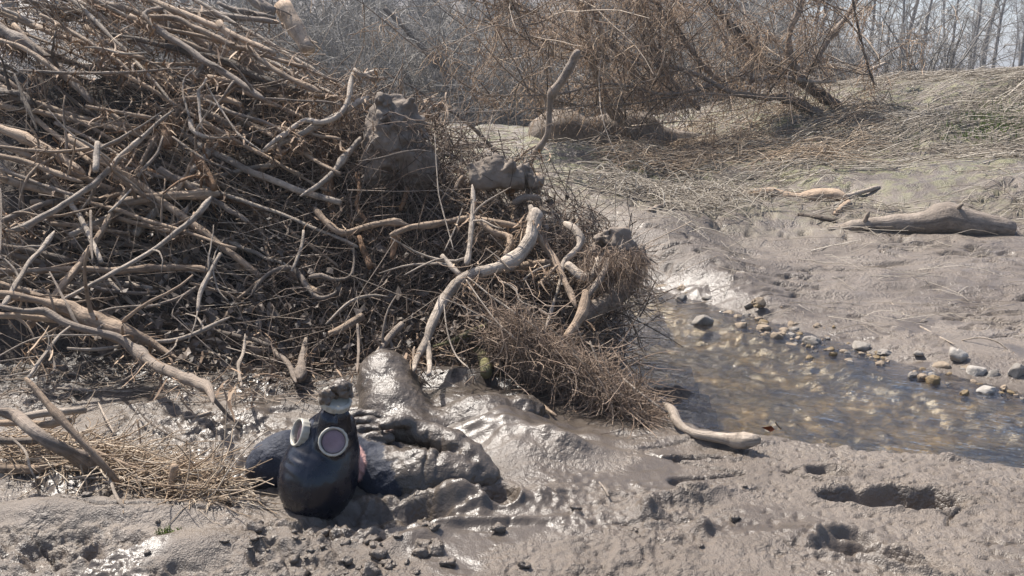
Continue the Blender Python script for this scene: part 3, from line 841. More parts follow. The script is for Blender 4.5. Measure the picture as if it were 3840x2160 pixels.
# --- roots that belong to the plate (parts)
ROOTS = [
    ('root', 5, [(1545, -100), (1540, -20), (1500, 120), (1430, 220), (1330, 290), (1230, 320), (1120, 345), (1010, 410), (930, 490), (880, 580), (835, 660), (795, 780), (770, 850), (720, 930), (690, 1030)],
     [60, 95, 110, 100, 90, 80, 80, 85, 80, 78, 74, 70, 60, 45, 30], 'p', -0.30, 'thick pale arched root reaching down to the mud'),
    ('root', 5, [(785, 830), (800, 900), (805, 970), (800, 1055)], [55, 48, 40, 30], 'p', -0.30, None),
    ('root', 4, [(1625, 1110), (1640, 1170), (1620, 1240)], [35, 55, 70], 'p', -0.30, None),
    ('root', 5, [(1540, 60), (1600, 140), (1680, 250), (1730, 360), (1790, 480), (1830, 590)], [60, 55, 52, 48, 45, 40], 't', -0.24, None),
    ('root', 5, [(1745, -10), (1800, 25), (1850, 80), (1855, 150), (1800, 215), (1745, 270), (1725, 380), (1690, 500), (1650, 630), (1610, 760)], [40, 62, 60, 52, 50, 40, 26, 22, 20, 16], 'p', -0.20, 'hooked pale root curling over the top right of the plate'),
    ('root', 5, [(1400, 310), (1480, 290), (1580, 275), (1680, 280), (1780, 310)], [62, 62, 60, 60, 65], 't', -0.15, None),
    ('root', 5, [(1770, 290), (1840, 350), (1920, 375), (1975, 325), (1990, 240)], [70, 78, 76, 66, 50], 'p', -0.20, 'pale root bent into a hook beside the shaggy end'),
    ('root', 5, [(2050, 240), (2035, 320), (1970, 420), (1900, 530)], [22, 46, 48, 36], 'g', -0.22, None),
    ('root', 5, [(1895, 470), (1885, 580), (1840, 690), (1755, 800)], [50, 80, 76, 50], 't', -0.25, None),
    ('root', 5, [(1880, 690), (1960, 610), (2060, 530), (2150, 460), (2250, 340)], [110, 140, 150, 150, 120], 'g', -0.05, 'thick dark root jutting over the stream'),
    ('root', 5, [(830, 865), (960, 820), (1080, 765), (1200, 710)], [36, 42, 46, 46], 'm', -0.12, 'moss green root low in the plate'),
    ('root', 5, [(1110, 860), (1180, 930), (1200, 1040)], [40, 80, 95], 'm', -0.08, 'mossy stub at the foot of the plate'),
    ('root', 5, [(1190, 930), (1240, 960), (1300, 1010)], [70, 60, 45], 't', -0.06, None),
    ('root', 5, [(100, 775), (190, 735), (260, 690), (340, 640)], [48, 56, 62, 66], 't', -0.12, None),
    ('root', 5, [(80, 700), (200, 580), (300, 520), (420, 500), (515, 510)], [14, 22, 22, 20, 12], 'p', -0.18, None),
    ('root', 5, [(265, 130), (275, 280), (245, 370), (140, 390), (50, 360), (-40, 370)], [16, 22, 24, 26, 40, 60], 'g', -0.12, None),
    ('root', 5, [(310, 90), (350, 200), (392, 305)], [40, 50, 50], 'o', -0.10, None),
    ('root', 5, [(570, 90), (560, 160), (540, 240)], [60, 52, 30], 'o', -0.10, None),
    ('root', 4, [(0, 1130), (90, 1235), (190, 1310), (300, 1300), (430, 1255), (600, 1235), (720, 1260)], [52, 54, 56, 52, 50, 46, 40], 't', -0.16, 'elbow shaped tan root under the earth clod'),
    ('root', 4, [(570, 1330), (720, 1275), (900, 1250), (1050, 1220), (1200, 1208), (1350, 1235), (1560, 1270)], [50, 48, 52, 50, 52, 56, 50], 't', -0.20, 'long horizontal tan root across the middle of the plate'),
    ('root', 4, [(1240, 1225), (1350, 1305), (1460, 1340), (1480, 1390), (1440, 1500)], [48, 50, 55, 58, 60], 't', -0.20, None),
    ('root', 4, [(45, 600), (70, 780), (105, 980), (130, 1160)], [95, 100, 80, 60], 'o', 0.02, 'thick orange brown root standing upright left of the clod'),
    ('root', 4, [(100, 520), (150, 620), (205, 730)], [36, 42, 36], 'o', -0.04, None),
    ('root', 4, [(320, 860), (340, 980), (320, 1120), (395, 1230)], [38, 36, 40, 34], 'o', -0.04, None),
    ('root', 4, [(700, 970), (680, 1060), (640, 1150)], [40, 44, 30], 'o', -0.04, None),
    ('root', 4, [(410, 290), (330, 330), (230, 390), (150, 440), (0, 515), (-200, 615), (-390, 700)], [42, 52, 52, 50, 46, 42, 36], 'p', -0.20, 'straight pale root with sawn looking end above the tangle'),
    ('root', 4, [(310, 90), (275, 170), (262, 280), (225, 370), (150, 455), (30, 482), (-70, 465), (-160, 520), (-280, 610), (-390, 690)], [48, 46, 46, 46, 46, 44, 42, 38, 34, 30], 'p', -0.24, 'S shaped pale root rising to a knotted end'),
    ('root', 4, [(300, 85), (370, 130), (430, 110), (470, 95)], [50, 55, 46, 38], 'p', -0.25, None),
    ('root', 4, [(390, 120), (430, 150), (545, 145)], [44, 38, 22], 'g', -0.25, None),
    ('root', 4, [(350, 600), (270, 690), (200, 780), (130, 865), (20, 960), (-110, 1040)], [46, 48, 48, 46, 42, 34], 'p', -0.20, 'pale slanting root left of the earth clod'),
    ('root', 4, [(1480, 850), (1490, 930), (1470, 1020)], [80, 90, 80], 'o', -0.05, None),
    ('root', 4, [(1685, 875), (1690, 940), (1680, 1010)], [66, 74, 64], 't', -0.06, 'stubby broken root with hollow end on the crest'),
    ('root', 4, [(1130, 890), (1090, 930), (1060, 990)], [46, 40, 30], 't', -0.06, None),
    ('root', 4, [(1500, 1090), (1580, 1050), (1700, 1050)], [40, 50, 46], 'g', -0.10, None),
    ('root', 4, [(840, 420), (900, 345), (1000, 345)], [10, 18, 14], 'p', 0.0, None),
    ('root', 3, [(2000, 1110), (2080, 1210), (2180, 1300), (2235, 1440)], [40, 42, 42, 30], 'g', -0.08, None),
    ('root', 3, [(2310, 1100), (2285, 1260), (2260, 1420)], [40, 66, 95], 'g', -0.06, 'flared grey root standing on the mud'),
    ('root', 3, [(1900, 780), (1960, 680), (2060, 600), (2180, 570), (2260, 620), (2330, 740), (2420, 800), (2520, 770), (2576, 700)], [26, 30, 36, 46, 42, 38, 36, 32, 28], 'g', -0.10, None),
    ('root', 3, [(2200, 600), (2240, 510), (2280, 400), (2290, 290)], [18, 28, 26, 20], 'p', -0.16, None),
]
for i, (nm, cr, pts, wd, mt, dy, lb) in enumerate(ROOTS):
    o, pt, rd = traced(nm, cr, pts, wd, mt, plate, dy, seed=i + 1, bark=0.14)
    if lb: o['label'] = lb

# --- loose branches, each a thing of its own
BR = [
    (2, [(-60, 60), (0, 85), (240, 185), (330, 225), (500, 290), (700, 345), (860, 400), (1095, 440)], [42, 42, 40, 36, 34, 34], 't', (0.1, -0.1), 'long pale tan branch sloping down from the upper left corner of the heap'),
    (2, [(-80, 150), (0, 225), (200, 330), (330, 420), (430, 500), (620, 690), (700, 780)], [95, 85, 72, 62, 50, 40], 'g', (0.0, 0.05), 'thick smooth grey brown trunk below the long tan branch, upper left'),
    (2, [(-40, 300), (150, 355), (300, 440), (440, 540), (600, 620)], [36, 36, 34, 30], 't', -0.08, 'tan branch running just beneath the thick smooth trunk, upper left'),
    (2, [(300, 110), (380, 150), (560, 250), (720, 350), (880, 450), (985, 545)], [22, 30, 28, 26, 24], 't', -0.14, 'slim branch crossing over the long pale tan branch'),
    (2, [(1230, 70), (1140, 80), (1088, 110), (1130, 165), (1220, 245), (1380, 340), (1550, 460), (1700, 550), (1850, 650), (1995, 750)], [30, 36, 40, 42, 44, 44, 42, 40], 'g', -0.16, 'grey branch with hooked upper tip in the top of the heap'),
    (2, [(1060, 130), (1330, 140), (1450, 200), (1650, 290), (1800, 360), (1870, 372), (1980, 460), (2130, 560), (2300, 640), (2430, 705)], [46, 44, 40, 40, 42, 40, 40, 38, 34], 't', -0.08, 'long kinked branch along the upper skyline of the heap'),
    (2, [(840, 262), (1100, 310), (1300, 360), (1500, 410), (1750, 480), (1900, 560), (2100, 640), (2320, 700)], [30, 40, 44, 48, 52, 52, 46, 40], 'd', 0.02, 'thick dark branch behind the hooked grey branch'),
    (2, [(1200, 210), (1330, 225), (1450, 230), (1560, 200), (1650, 160)], [52, 52, 50, 44, 36], 'd', 0.25, 'short dark curved bough below the skyline'),
    (2, [(360, 60), (560, 75), (720, 80), (900, 60), (1000, 95), (1100, 100)], [32, 36, 36, 34, 30], 'd', 0.22, 'dark bough crossing the top edge of the picture'),
    (2, [(330, 110), (500, 130), (650, 110), (850, 130)], [60, 62, 58, 50], 'd', 0.30, 'stout shadowed log high in the heap'),
    (2, [(1200, 90), (1400, 100), (1600, 110), (1750, 130), (1950, 150), (2110, 170)], [50, 60, 66, 50, 40, 34], 'g', 0.35, 'shaggy bough hung with debris near the skyline'),
    (2, [(1640, 20), (1780, 80), (1950, 110), (2080, 140)], [26, 44, 46, 40], 'g', 0.60, 'half hidden bough behind the shaggy bough'),
    (2, [(150, 530), (450, 550), (700, 552), (1000, 545), (1300, 520), (1480, 525)], [16, 20, 20, 18, 14, 10], 'g', -0.20, 'thin nearly level stick across the upper heap'),
    (2, [(640, 355), (760, 365), (930, 405), (1110, 400)], [12, 16, 16, 12], 'p', -0.22, 'thin pale stick lying over the branches near the top'),
    (2, [(650, 800), (850, 840), (1000, 862), (1160, 895)], [22, 28, 30, 26], 't', -0.14, 'short tan branch in the middle of the heap'),
    (2, [(-40, 950), (0, 968), (200, 1050), (400, 1150), (520, 1230), (640, 1310)], [64, 62, 60, 58, 52], 't', (-0.10, -0.05), 'stout tan branch entering from the left edge at mid height'),
    (2, [(-30, 1105), (300, 1140), (500, 1140), (700, 1115), (870, 1080), (970, 1015)], [20, 24, 26, 26, 22, 16], 't', -0.18, 'gently bowed stick crossing the stout tan branch'),
    (2, [(-30, 1170), (250, 1240), (430, 1310), (620, 1375)], [40, 40, 38, 34], 't', -0.08, 'tan branch parallel to and below the stout tan branch'),
    (2, [(-30, 1255), (200, 1350), (450, 1440), (640, 1500)], [32, 32, 30, 26], 'g', -0.04, 'grey branch low on the left edge, third below the stout one'),
    (2, [(-30, 1340), (200, 1400), (450, 1470)], [58, 56, 48], 't', 0.0, 'broad tan branch at the left edge under the grey one'),
    (3, [(-40, 310), (60, 295), (160, 275), (290, 205), (430, 130), (620, 0), (720, -70), (830, -180), (900, -260), (1050, -390), (1200, -530), (1315, -620)], [24, 34, 44, 52, 48, 46, 44, 42, 36, 30, 26, 20], 'p', (-0.25, -0.30), 'long pale diagonal branch rising from left edge to a broken tip'),
    (2, [(735, 1075), (730, 1180), (722, 1290)], [30, 44, 44], 'p', -0.30, 'short pale upright stake propped on the diagonal branch'),
    (2, [(1432, 905), (1450, 980), (1535, 1030), (1620, 1040), (1725, 1035)], [40, 38, 30, 14, 10], 'p', -0.24, 'bleached crooked stick in the centre of the heap'),
    (2, [(1560, 585), (1530, 645), (1498, 685), (1505, 820), (1522, 970)], [14, 18, 24, 22, 16], 'p', -0.26, 'bleached forked twig standing upright among the branches'),
    (2, [(1465, 525), (1395, 590), (1380, 700), (1405, 800), (1432, 890)], [8, 12, 16, 14, 12], 'p', -0.26, 'thin bleached twig bending beside the forked one'),
    (2, [(1545, 610), (1640, 780), (1760, 960), (1830, 1040), (1990, 1150)], [10, 14, 15, 14, 12], 'p', -0.24, 'thin straight pale rod slanting down to the right'),
    (2, [(1350, 760), (1520, 740), (1700, 750), (1820, 790)], [40, 44, 40, 30], 't', -0.06, 'tan branch stub lying level in the middle heap'),
    (2, [(1460, 1160), (1520, 1240), (1580, 1340), (1620, 1430)], [50, 62, 60, 50], 'o', -0.02, 'broken orange brown stub in the middle of the heap'),
    (2, [(1240, 900), (1260, 1000), (1270, 1110)], [60, 80, 60], 'o', 0.04, 'dark orange upright stub under the diagonal branch tip'),
    (2, [(1300, 1030), (1420, 1120), (1560, 1210), (1750, 1290)], [18, 20, 18, 14], 'g', -0.14, 'grey stick slanting below the bleached crooked stick'),
    (2, [(1230, 1030), (1190, 1150), (1100, 1260), (1040, 1330)], [16, 22, 24, 20], 'g', -0.18, 'curved stick hanging below the broken tip'),
    (2, [(1520, 740), (1700, 830), (1850, 880), (2000, 920), (2150, 1000), (2300, 1080)], [24, 26, 26, 24, 20], 'g', -0.10, 'grey branch slanting towards the earth clod'),
    (2, [(2000, 740), (2250, 760), (2480, 770), (2600, 800)], [12, 16, 14, 10], 'g', -0.12, 'thin level stick below the skyline near the knotted root'),
    (2, [(1550, 610), (1800, 680), (2050, 780), (2300, 890)], [30, 34, 34, 28], 't', 0.02, 'tan branch buried under twigs below the thick dark branch'),
    (2, [(0, 690), (80, 720), (180, 740), (250, 800)], [60, 80, 80, 60], 'd', 0.06, 'shadowed stump of branch at the left edge'),
    (2, [(110, 560), (180, 740), (230, 860), (290, 1000)], [18, 26, 24, 18], 'd', -0.10, 'dark twig hanging down by the left edge'),
    (2, [(1880, -40), (1960, 30), (2060, 100)], [90, 84, 80], 'g', 1.6, 'broken log tilting against the shredded post at the skyline'),
    (2, [(2130, 40), (2190, 140), (2250, 250), (2330, 390)], [90, 120, 120, 100], 't', 1.7, 'leaning shredded post standing behind the heap'),
    # lower left
    (3, [(418, 838), (600, 745), (820, 630), (1000, 530), (1200, 410), (1350, 290), (1480, 180), (1595, 40)], [18, 28, 30, 32, 34, 38, 40, 40], 'p', -0.26, 'long straight pale stick slanting up across the lower heap'),
    (3, [(-40, 680), (0, 692), (250, 770), (520, 855), (700, 910), (880, 970), (1045, 1075)], [42, 42, 42, 40, 36, 24], 't', -0.18, 'upper tan branch of the three fanning in at lower left'),
    (3, [(-40, 755), (0, 765), (200, 800), (400, 850), (560, 900), (700, 980), (850, 1040), (980, 1090), (1110, 1120), (1245, 1200), (1340, 1255)], [55, 58, 60, 70, 110, 165, 150, 95, 62, 45, 20], 't', -0.24, 'gnarled swollen branch at lower left, thickest at its fork'),
    (3, [(-40, 860), (200, 900), (340, 905), (500, 990), (720, 1055), (900, 1110), (1000, 1170), (1150, 1290), (1300, 1370), (1520, 1452), (1580, 1500), (1612, 1605)], [44, 46, 60, 56, 54, 60, 66, 70, 70, 66, 62, 20], 'g', (-0.26, -0.30), 'long branch reaching from left edge down to the mud beside the mask'),
    (3, [(-40, 930), (200, 940), (450, 970), (620, 1010)], [46, 46, 46, 40], 't', -0.20, 'lowest tan branch of the fan at the left edge'),
    (3, [(508, 1180), (700, 1190), (900, 1165)], [20, 24, 20], 'p', -0.24, 'short pale stick under the gnarled branch'),
    (3, [(1010, 1130), (1160, 1130), (1300, 1122), (1450, 1080), (1600, 1010), (1735, 945)], [18, 26, 32, 32, 34, 30], 'p', -0.24, 'pale curved stick resting on the gnarled branch tip'),
    (3, [(1490, 905), (1515, 760), (1580, 620), (1665, 465)], [24, 36, 36, 28], 'p', -0.26, 'pale stick hanging upright in the middle of the lower heap'),
    (3, [(720, 912), (850, 880), (1000, 865), (1210, 855)], [12, 18, 18, 14], 'p', -0.22, 'thin level twig above the gnarled branch'),
    (3, [(215, 1405), (290, 1290), (370, 1180), (450, 1080), (530, 1015)], [22, 26, 26, 22, 14], 'p', -0.30, 'pale forked twig on the dark mud at lower left'),
    (3, [(370, 1180), (410, 1290), (400, 1370), (280, 1395)], [16, 18, 18, 14], 'g', -0.30, 'bent grey twig curling beneath the pale forked twig'),
    (3, [(-20, 1245), (200, 1130), (400, 1085), (740, 1080)], [12, 14, 14, 10], 'p', -0.30, 'thin bowed twig arching over the dark mud at left'),
    (3, [(-20, 1282), (320, 1235)], [12, 10], 'p', -0.25, 'thin straight twig at the left edge below the bowed twig'),
    (3, [(-40, 590), (230, 600), (500, 580), (780, 590), (960, 590), (1200, 570), (1470, 575), (1580, 600)], [40, 44, 46, 42, 40, 44, 48, 56], 't', -0.10, 'long level barkless branch low in the heap'),
    (3, [(-40, 400), (200, 440), (400, 490), (610, 525)], [48, 48, 46, 42], 'd', -0.02, 'dark branch in the hollow at the left edge'),
    (3, [(20, 860), (60, 800), (150, 650), (230, 520), (310, 440), (410, 295)], [26, 34, 36, 34, 34, 26], 'p', -0.24, 'pale slanting stick crossing the dark branch at left'),
    (3, [(890, 195), (1080, 250), (1250, 290), (1430, 302)], [34, 40, 40, 36], 't', -0.08, 'tan branch in shade right of the long pale stick'),
    (3, [(900, 85), (1100, 50), (1350, 25), (1660, 15)], [56, 62, 62, 54], 't', -0.12, 'thick level pale branch in the middle of the heap'),
    (3, [(380, 238), (560, 250), (700, 270), (965, 312)], [34, 36, 34, 26], 't', -0.06, 'level tan branch left of the long straight pale stick'),
    (3, [(1822, 1470), (1800, 1320), (1840, 1200), (1850, 1070)], [22, 24, 22, 16], 'p', -0.24, 'thin upright root stem standing on the mud behind the mask'),
    (3, [(685, 140), (690, 400), (700, 520)], [16, 18, 14], 'g', -0.24, 'speckled thin twig hanging in the left hollow'),
    (3, [(0, 470), (10, 200), (5, -30)], [12, 14, 12], 'g', -0.3, 'thin upright twig at the very left edge'),
    (3, [(80, 165), (170, 150), (300, 180), (450, 180), (560, 155), (740, 110)], [14, 18, 18, 20, 20, 16], 't', -0.20, 'wavy thin stick beside the long diagonal branch'),
    (3, [(820, 155), (900, 80), (990, -20)], [16, 20, 16], 'p', -0.26, 'short pale stick crossing the thick level branch'),
    (3, [(250, 680), (450, 680), (650, 700), (830, 745), (1080, 765), (1200, 750)], [18, 24, 26, 28, 26, 18], 'g', -0.06, 'shaded grey stick under the long barkless branch'),
    (3, [(640, 660), (850, 600), (1000, 640), (1200, 700)], [26, 30, 28, 22], 'd', -0.02, 'dark stick in the hollow under the barkless branch'),
    (3, [(1090, 880), (1350, 800), (1480, 720), (1620, 640)], [20, 26, 26, 20], 'g', -0.10, 'grey stick slanting beside the upright hanging stick'),
    (3, [(1420, 1130), (1470, 1000), (1490, 900)], [8, 10, 10], 'p', -0.28, 'fine pale stem below the upright hanging stick'),
    (5, [(620, 700), (520, 800), (410, 945)], [50, 46, 36], 'g', -0.24, 'flat weathered splinter leaning behind the raised knee'),
    (5, [(300, 700), (308, 860), (298, 1045)], [22, 22, 16], 'g', -0.20, 'upright stem standing behind the mask snout'),
    (4, [(1188, 950), (1198, 1050), (1190, 1200), (1165, 1460), (1145, 1560)], [14, 34, 36, 40, 36], 'p', -0.34, 'pointed wooden stake standing in front of the plate'),
    (5, [(890, 220), (960, 300), (1020, 360)], [30, 40, 30], 'p', -0.30, 'split pale lath leaning on the arched root'),
    (4, [(330, 775), (500, 750), (640, 712), (780, 690), (885, 705)], [10, 15, 15, 14, 10], 'g', -0.32, 'thin stick lying across the earth clod'),
    (4, [(905, 560), (930, 960), (960, 1120), (1050, 1449)], [7, 9, 9, 8], 'p', -0.36, 'thin long stem hanging straight below the clod'),
    (4, [(500, 380), (530, 480), (490, 570), (420, 640), (390, 700)], [8, 11, 12, 11, 8], 'p', -0.30, 'thin curved stem looping over the left side of the clod'),
    (4, [(980, 1449), (1060, 1280), (1115, 1130)], [8, 12, 9], 'p', -0.32, 'slim twig slanting beside the pointed stake'),
    (5, [(1070, 370), (1230, 500), (1400, 620), (1560, 730)], [9, 11, 11, 8], 'p', -0.38, 'straight pale reed stalk slanting down from the arched root'),
    (5, [(1060, 390), (1180, 560), (1280, 690), (1400, 800)], [8, 10, 10, 8], 'p', -0.40, 'second straight reed stalk below the slanting one'),
    (5, [(890, 520), (1000, 560), (1120, 620), (1300, 720)], [7, 9, 9, 7], 'p', -0.36, 'thin stalk crossing low in front of the arched root'),
    (5, [(905, 560), (930, 760), (990, 920), (1080, 1010)], [8, 10, 10, 8], 'p', -0.42, 'thin drooping stem hanging before the arched root'),
    (5, [(1290, 400), (1400, 450), (1440, 540), (1560, 590), (1650, 640)], [9, 12, 12, 10, 7], 'p', -0.34, 'zigzag pale twig right of the arched root'),
    (5, [(1460, 390), (1540, 330), (1650, 285)], [10, 16, 14], 'p', -0.30, 'pale thin stick under the tan root'),
    (5, [(1570, 425), (1640, 350), (1700, 290)], [22, 26, 20], 't', -0.28, 'short tan stick under the hooked root'),
    (5, [(1200, 170), (1290, 240), (1375, 325)], [8, 12, 12], 'g', -0.34, 'thin grey twig over the arched root'),
]
for i, (cr, pts, wd, mt, dy, lb) in enumerate(BR):
    r0 = np.max(wd)
    if cr == 2 and np.max(dy) < 0.2: dy = np.array(dy) - 0.13
    o, pt, rd = traced('branch' if r0 >= 28 else 'stick', cr, pts, wd, mt, None, dy, seed=60 + i)
    tag(o, lb, 'branch' if r0 >= 28 else 'stick')
    if r0 >= 26: twigs_on(pt, rd, o, mt, 3 if r0 < 45 else 4, 900 + i, 0.05, 0.34)

# --- broken reeds and driftwood lying on the mud at lower left
LOW = [
    (8, [(168, 120), (300, 270), (450, 440), (600, 600), (720, 740), (812, 845)], [40, 46, 46, 46, 44, 42], 't', (0.30, 0.17, 0.02), 'straight cut stalk leaning down into the lower left straw', 'stick'),
    (8, [(-20, 345), (100, 372), (250, 490), (400, 590), (550, 670), (715, 775)], [66, 72, 78, 78, 74, 60], 'g', (0.22, 0.17, 0.01), 'grey cracked branch beside the straight cut stalk, lower left', 'branch'),
    (8, [(130, 385), (350, 352), (575, 335)], [44, 54, 48], 'p', (0.16, 0.17), 'pale broken branch lying level behind the cut stalk', 'branch'),
    (8, [(-20, 420), (150, 420), (330, 430), (480, 400)], [40, 46, 44, 30], 't', (0.12, 0.14), 'tan broken stem under the pale broken branch', 'stick'),
    (8, [(-20, 720), (200, 735), (330, 720)], [60, 62, 50], 't', (0.04, 0.03), 'tan stem half buried at the left edge of the straw', 'branch'),
    (8, [(-20, 540), (120, 545), (260, 540)], [50, 50, 44], 'g', (0.10, 0.09), 'grey stem end poking from the left edge', 'branch'),
    (8, [(1140, 920), (1158, 810), (1172, 708)], [44, 50, 50], 't', (0.01, 0.10), 'upright split chip standing in the straw', 'wood chip'),
    (8, [(1185, 965), (1260, 910), (1340, 845)], [34, 46, 40], 't', (0.0, 0.05), 'slanting split chip beside the upright one', 'wood chip'),
    (8, [(725, 770), (800, 950), (940, 1078)], [14, 22, 16], 'p', (0.05, 0.06, 0.01), 'curved pale root dangling below the straw', 'root'),
    (8, [(600, 590), (800, 680), (950, 740), (1085, 795)], [16, 24, 24, 18], 't', (0.08, 0.05), 'tan stalk lying across the straw heap', 'stick'),
    (8, [(340, 690), (500, 730), (680, 760)], [16, 24, 20], 'p', (0.05, 0.03), 'pale stalk low in the straw heap', 'stick'),
    (8, [(430, 800), (700, 790), (1060, 795)], [12, 16, 14], 'p', (0.03, 0.04), 'long thin straw stem lying level', 'stick'),
    (8, [(1225, 392), (1320, 378), (1415, 350)], [22, 30, 24], 'p', (0.012, 0.02), 'small pale driftwood piece alone on the wet mud', 'driftwood'),
    (8, [(890, 278), (980, 400), (1150, 510), (1360, 595)], [8, 10, 10, 7], 'd', (0.05, 0.05, 0.02), 'thin dark twig lying across the glossy mud', 'twig'),
    (8, [(660, 285), (710, 390), (775, 505)], [10, 15, 12], 'p', (0.02, 0.04, 0.03), 'crooked pale rootlet on the mud left of the dark twig', 'twig'),
    (8, [(820, 535), (880, 460), (918, 392)], [10, 12, 8], 'p', (0.02, 0.06), 'small pale twig sticking up from the glossy mud', 'twig'),
    (8, [(1370, 905), (1440, 800), (1505, 710)], [12, 14, 12], 'p', (0.01, 0.10), 'pale bent straw standing like a tent beside the mask', 'straw'),
    (8, [(1506, 708), (1500, 800), (1494, 895)], [12, 14, 12], 't', (0.10, 0.01), 'tan straw leg propping the bent pale straw', 'straw'),
    (8, [(385, 190), (520, 200), (655, 212)], [18, 28, 18], 'p', (0.012, 0.012), 'flat pale splinter lying on dark mud at left', 'splinter'),
    (8, [(70, 515), (170, 610), (200, 720), (240, 800)], [12, 16, 14, 10], 'p', (0.12, 0.06), 'pale thin root hanging over the tan stem at left', 'root'),
    (8, [(920, 400), (940, 520), (945, 640)], [12, 14, 12], 't', (0.1, 0.01), 'thin tan stem standing upright on the glossy mud', 'stick'),
    (8, [(910, 760), (960, 880), (1040, 1070), (950, 1180)], [10, 12, 10, 6], 'g', (0.06, 0.03, 0.0), 'thin dark rootlet trailing below the straw', 'root'),
]
for i, (cr, pts, wd, mt, gz, lb, cat) in enumerate(LOW):
    o, pt, rd = traced(cat.replace(' ', '_'), cr, pts, wd, mt, None, ground_z=gz, seed=220 + i, keep=False)
    tag(o, lb, cat)

# --- medium sticks of the heap, single things sharing a label where nothing tells them apart
mr = np.random.default_rng(77)
def in_heap(u, v):
    return (v > np.interp(u, VTOP_U, VTOP_V)) & (v < np.interp(u, VTOP_U, VBAS_V))
LAND = [(250, 90, 'the long pale tan branch'), (200, 180, 'the thick smooth trunk'), (620, 100, 'the hooked grey branch'), (900, 190, 'the long kinked branch'), (700, 320, 'the bleached forked twig'),
        (120, 560, 'the stout tan branch'), (470, 560, 'the long pale diagonal branch'), (360, 590, 'the upright pale stake'), (620, 740, 'the thick level pale branch'), (1080, 430, 'the S shaped root'),
        (1490, 540, 'the earth clod'), (1240, 640, 'the orange upright root'), (1340, 860, 'the elbow shaped root'), (640, 880, 'the long straight pale stick'), (300, 1010, 'the long level barkless branch'),
        (780, 1030, 'the hanging upright stick'), (400, 1210, 'the gnarled branch'), (900, 1290, 'the leaf packed foot'), (1770, 800, 'the pointed stake'), (1650, 1120, 'the arched root'),
        (2000, 850, 'the long horizontal root'), (2120, 950, 'the hooked pale root'), (1300, 1250, 'the splinter behind the knee'), (80, 800, 'the left edge'), (420, 380, 'the short tan branch')]
CW = dict(t='tan', g='grey', p='pale', d='dark', o='orange brown')
used_labels = {}
def stick_label(uu_, vv_, r0, mt, key):
    u, v = uu_.mean(), vv_.mean()
    d = [math.hypot(u - a, (v - b) * 1.3) for a, b, _ in LAND]
    a, b, nm = LAND[int(np.argmin(d))]
    th = 'hair thin' if r0 < 0.005 else 'thin' if r0 < 0.008 else 'finger thick' if r0 < 0.012 else 'stout' if r0 < 0.016 else 'thick'
    ang = math.degrees(math.atan2(vv_[-1] - vv_[0], uu_[-1] - uu_[0]))
    sl = 'level' if abs(ang) < 9 else 'upright' if abs(ang) > 65 else 'falling' if ang > 0 else 'rising'
    ln = 'long' if math.hypot(uu_[-1] - uu_[0], vv_[-1] - vv_[0]) > 520 else 'short'
    rel = 'above' if v < b - 60 else 'below' if v > b + 60 else 'left of' if u < a else 'right of'
    lb_ = f"{ln} {th} {CW[mt]} {'root stick' if key == 'roots' else 'stick'}, {sl}, {rel} {nm}"
    k_ = used_labels.get(lb_, 0); used_labels[lb_] = k_ + 1
    return lb_ if k_ == 0 else lb_ + (', its twin' if k_ == 1 else ', another')
SPEC = [('front', 34, (0, 1150), (0, 900), ''),
        ('left', 150, (-450, 1250), (-40, 1000), 'weathered stick among the tangled branches of the left heap'),
        ('roots', 70, (1000, 2250), (350, 1350), 'crooked root stick in the dark tangle of the root plate'),
        ('low', 60, (-450, 1000), (850, 1330), 'thin stick in the shaded lower left of the heap')]
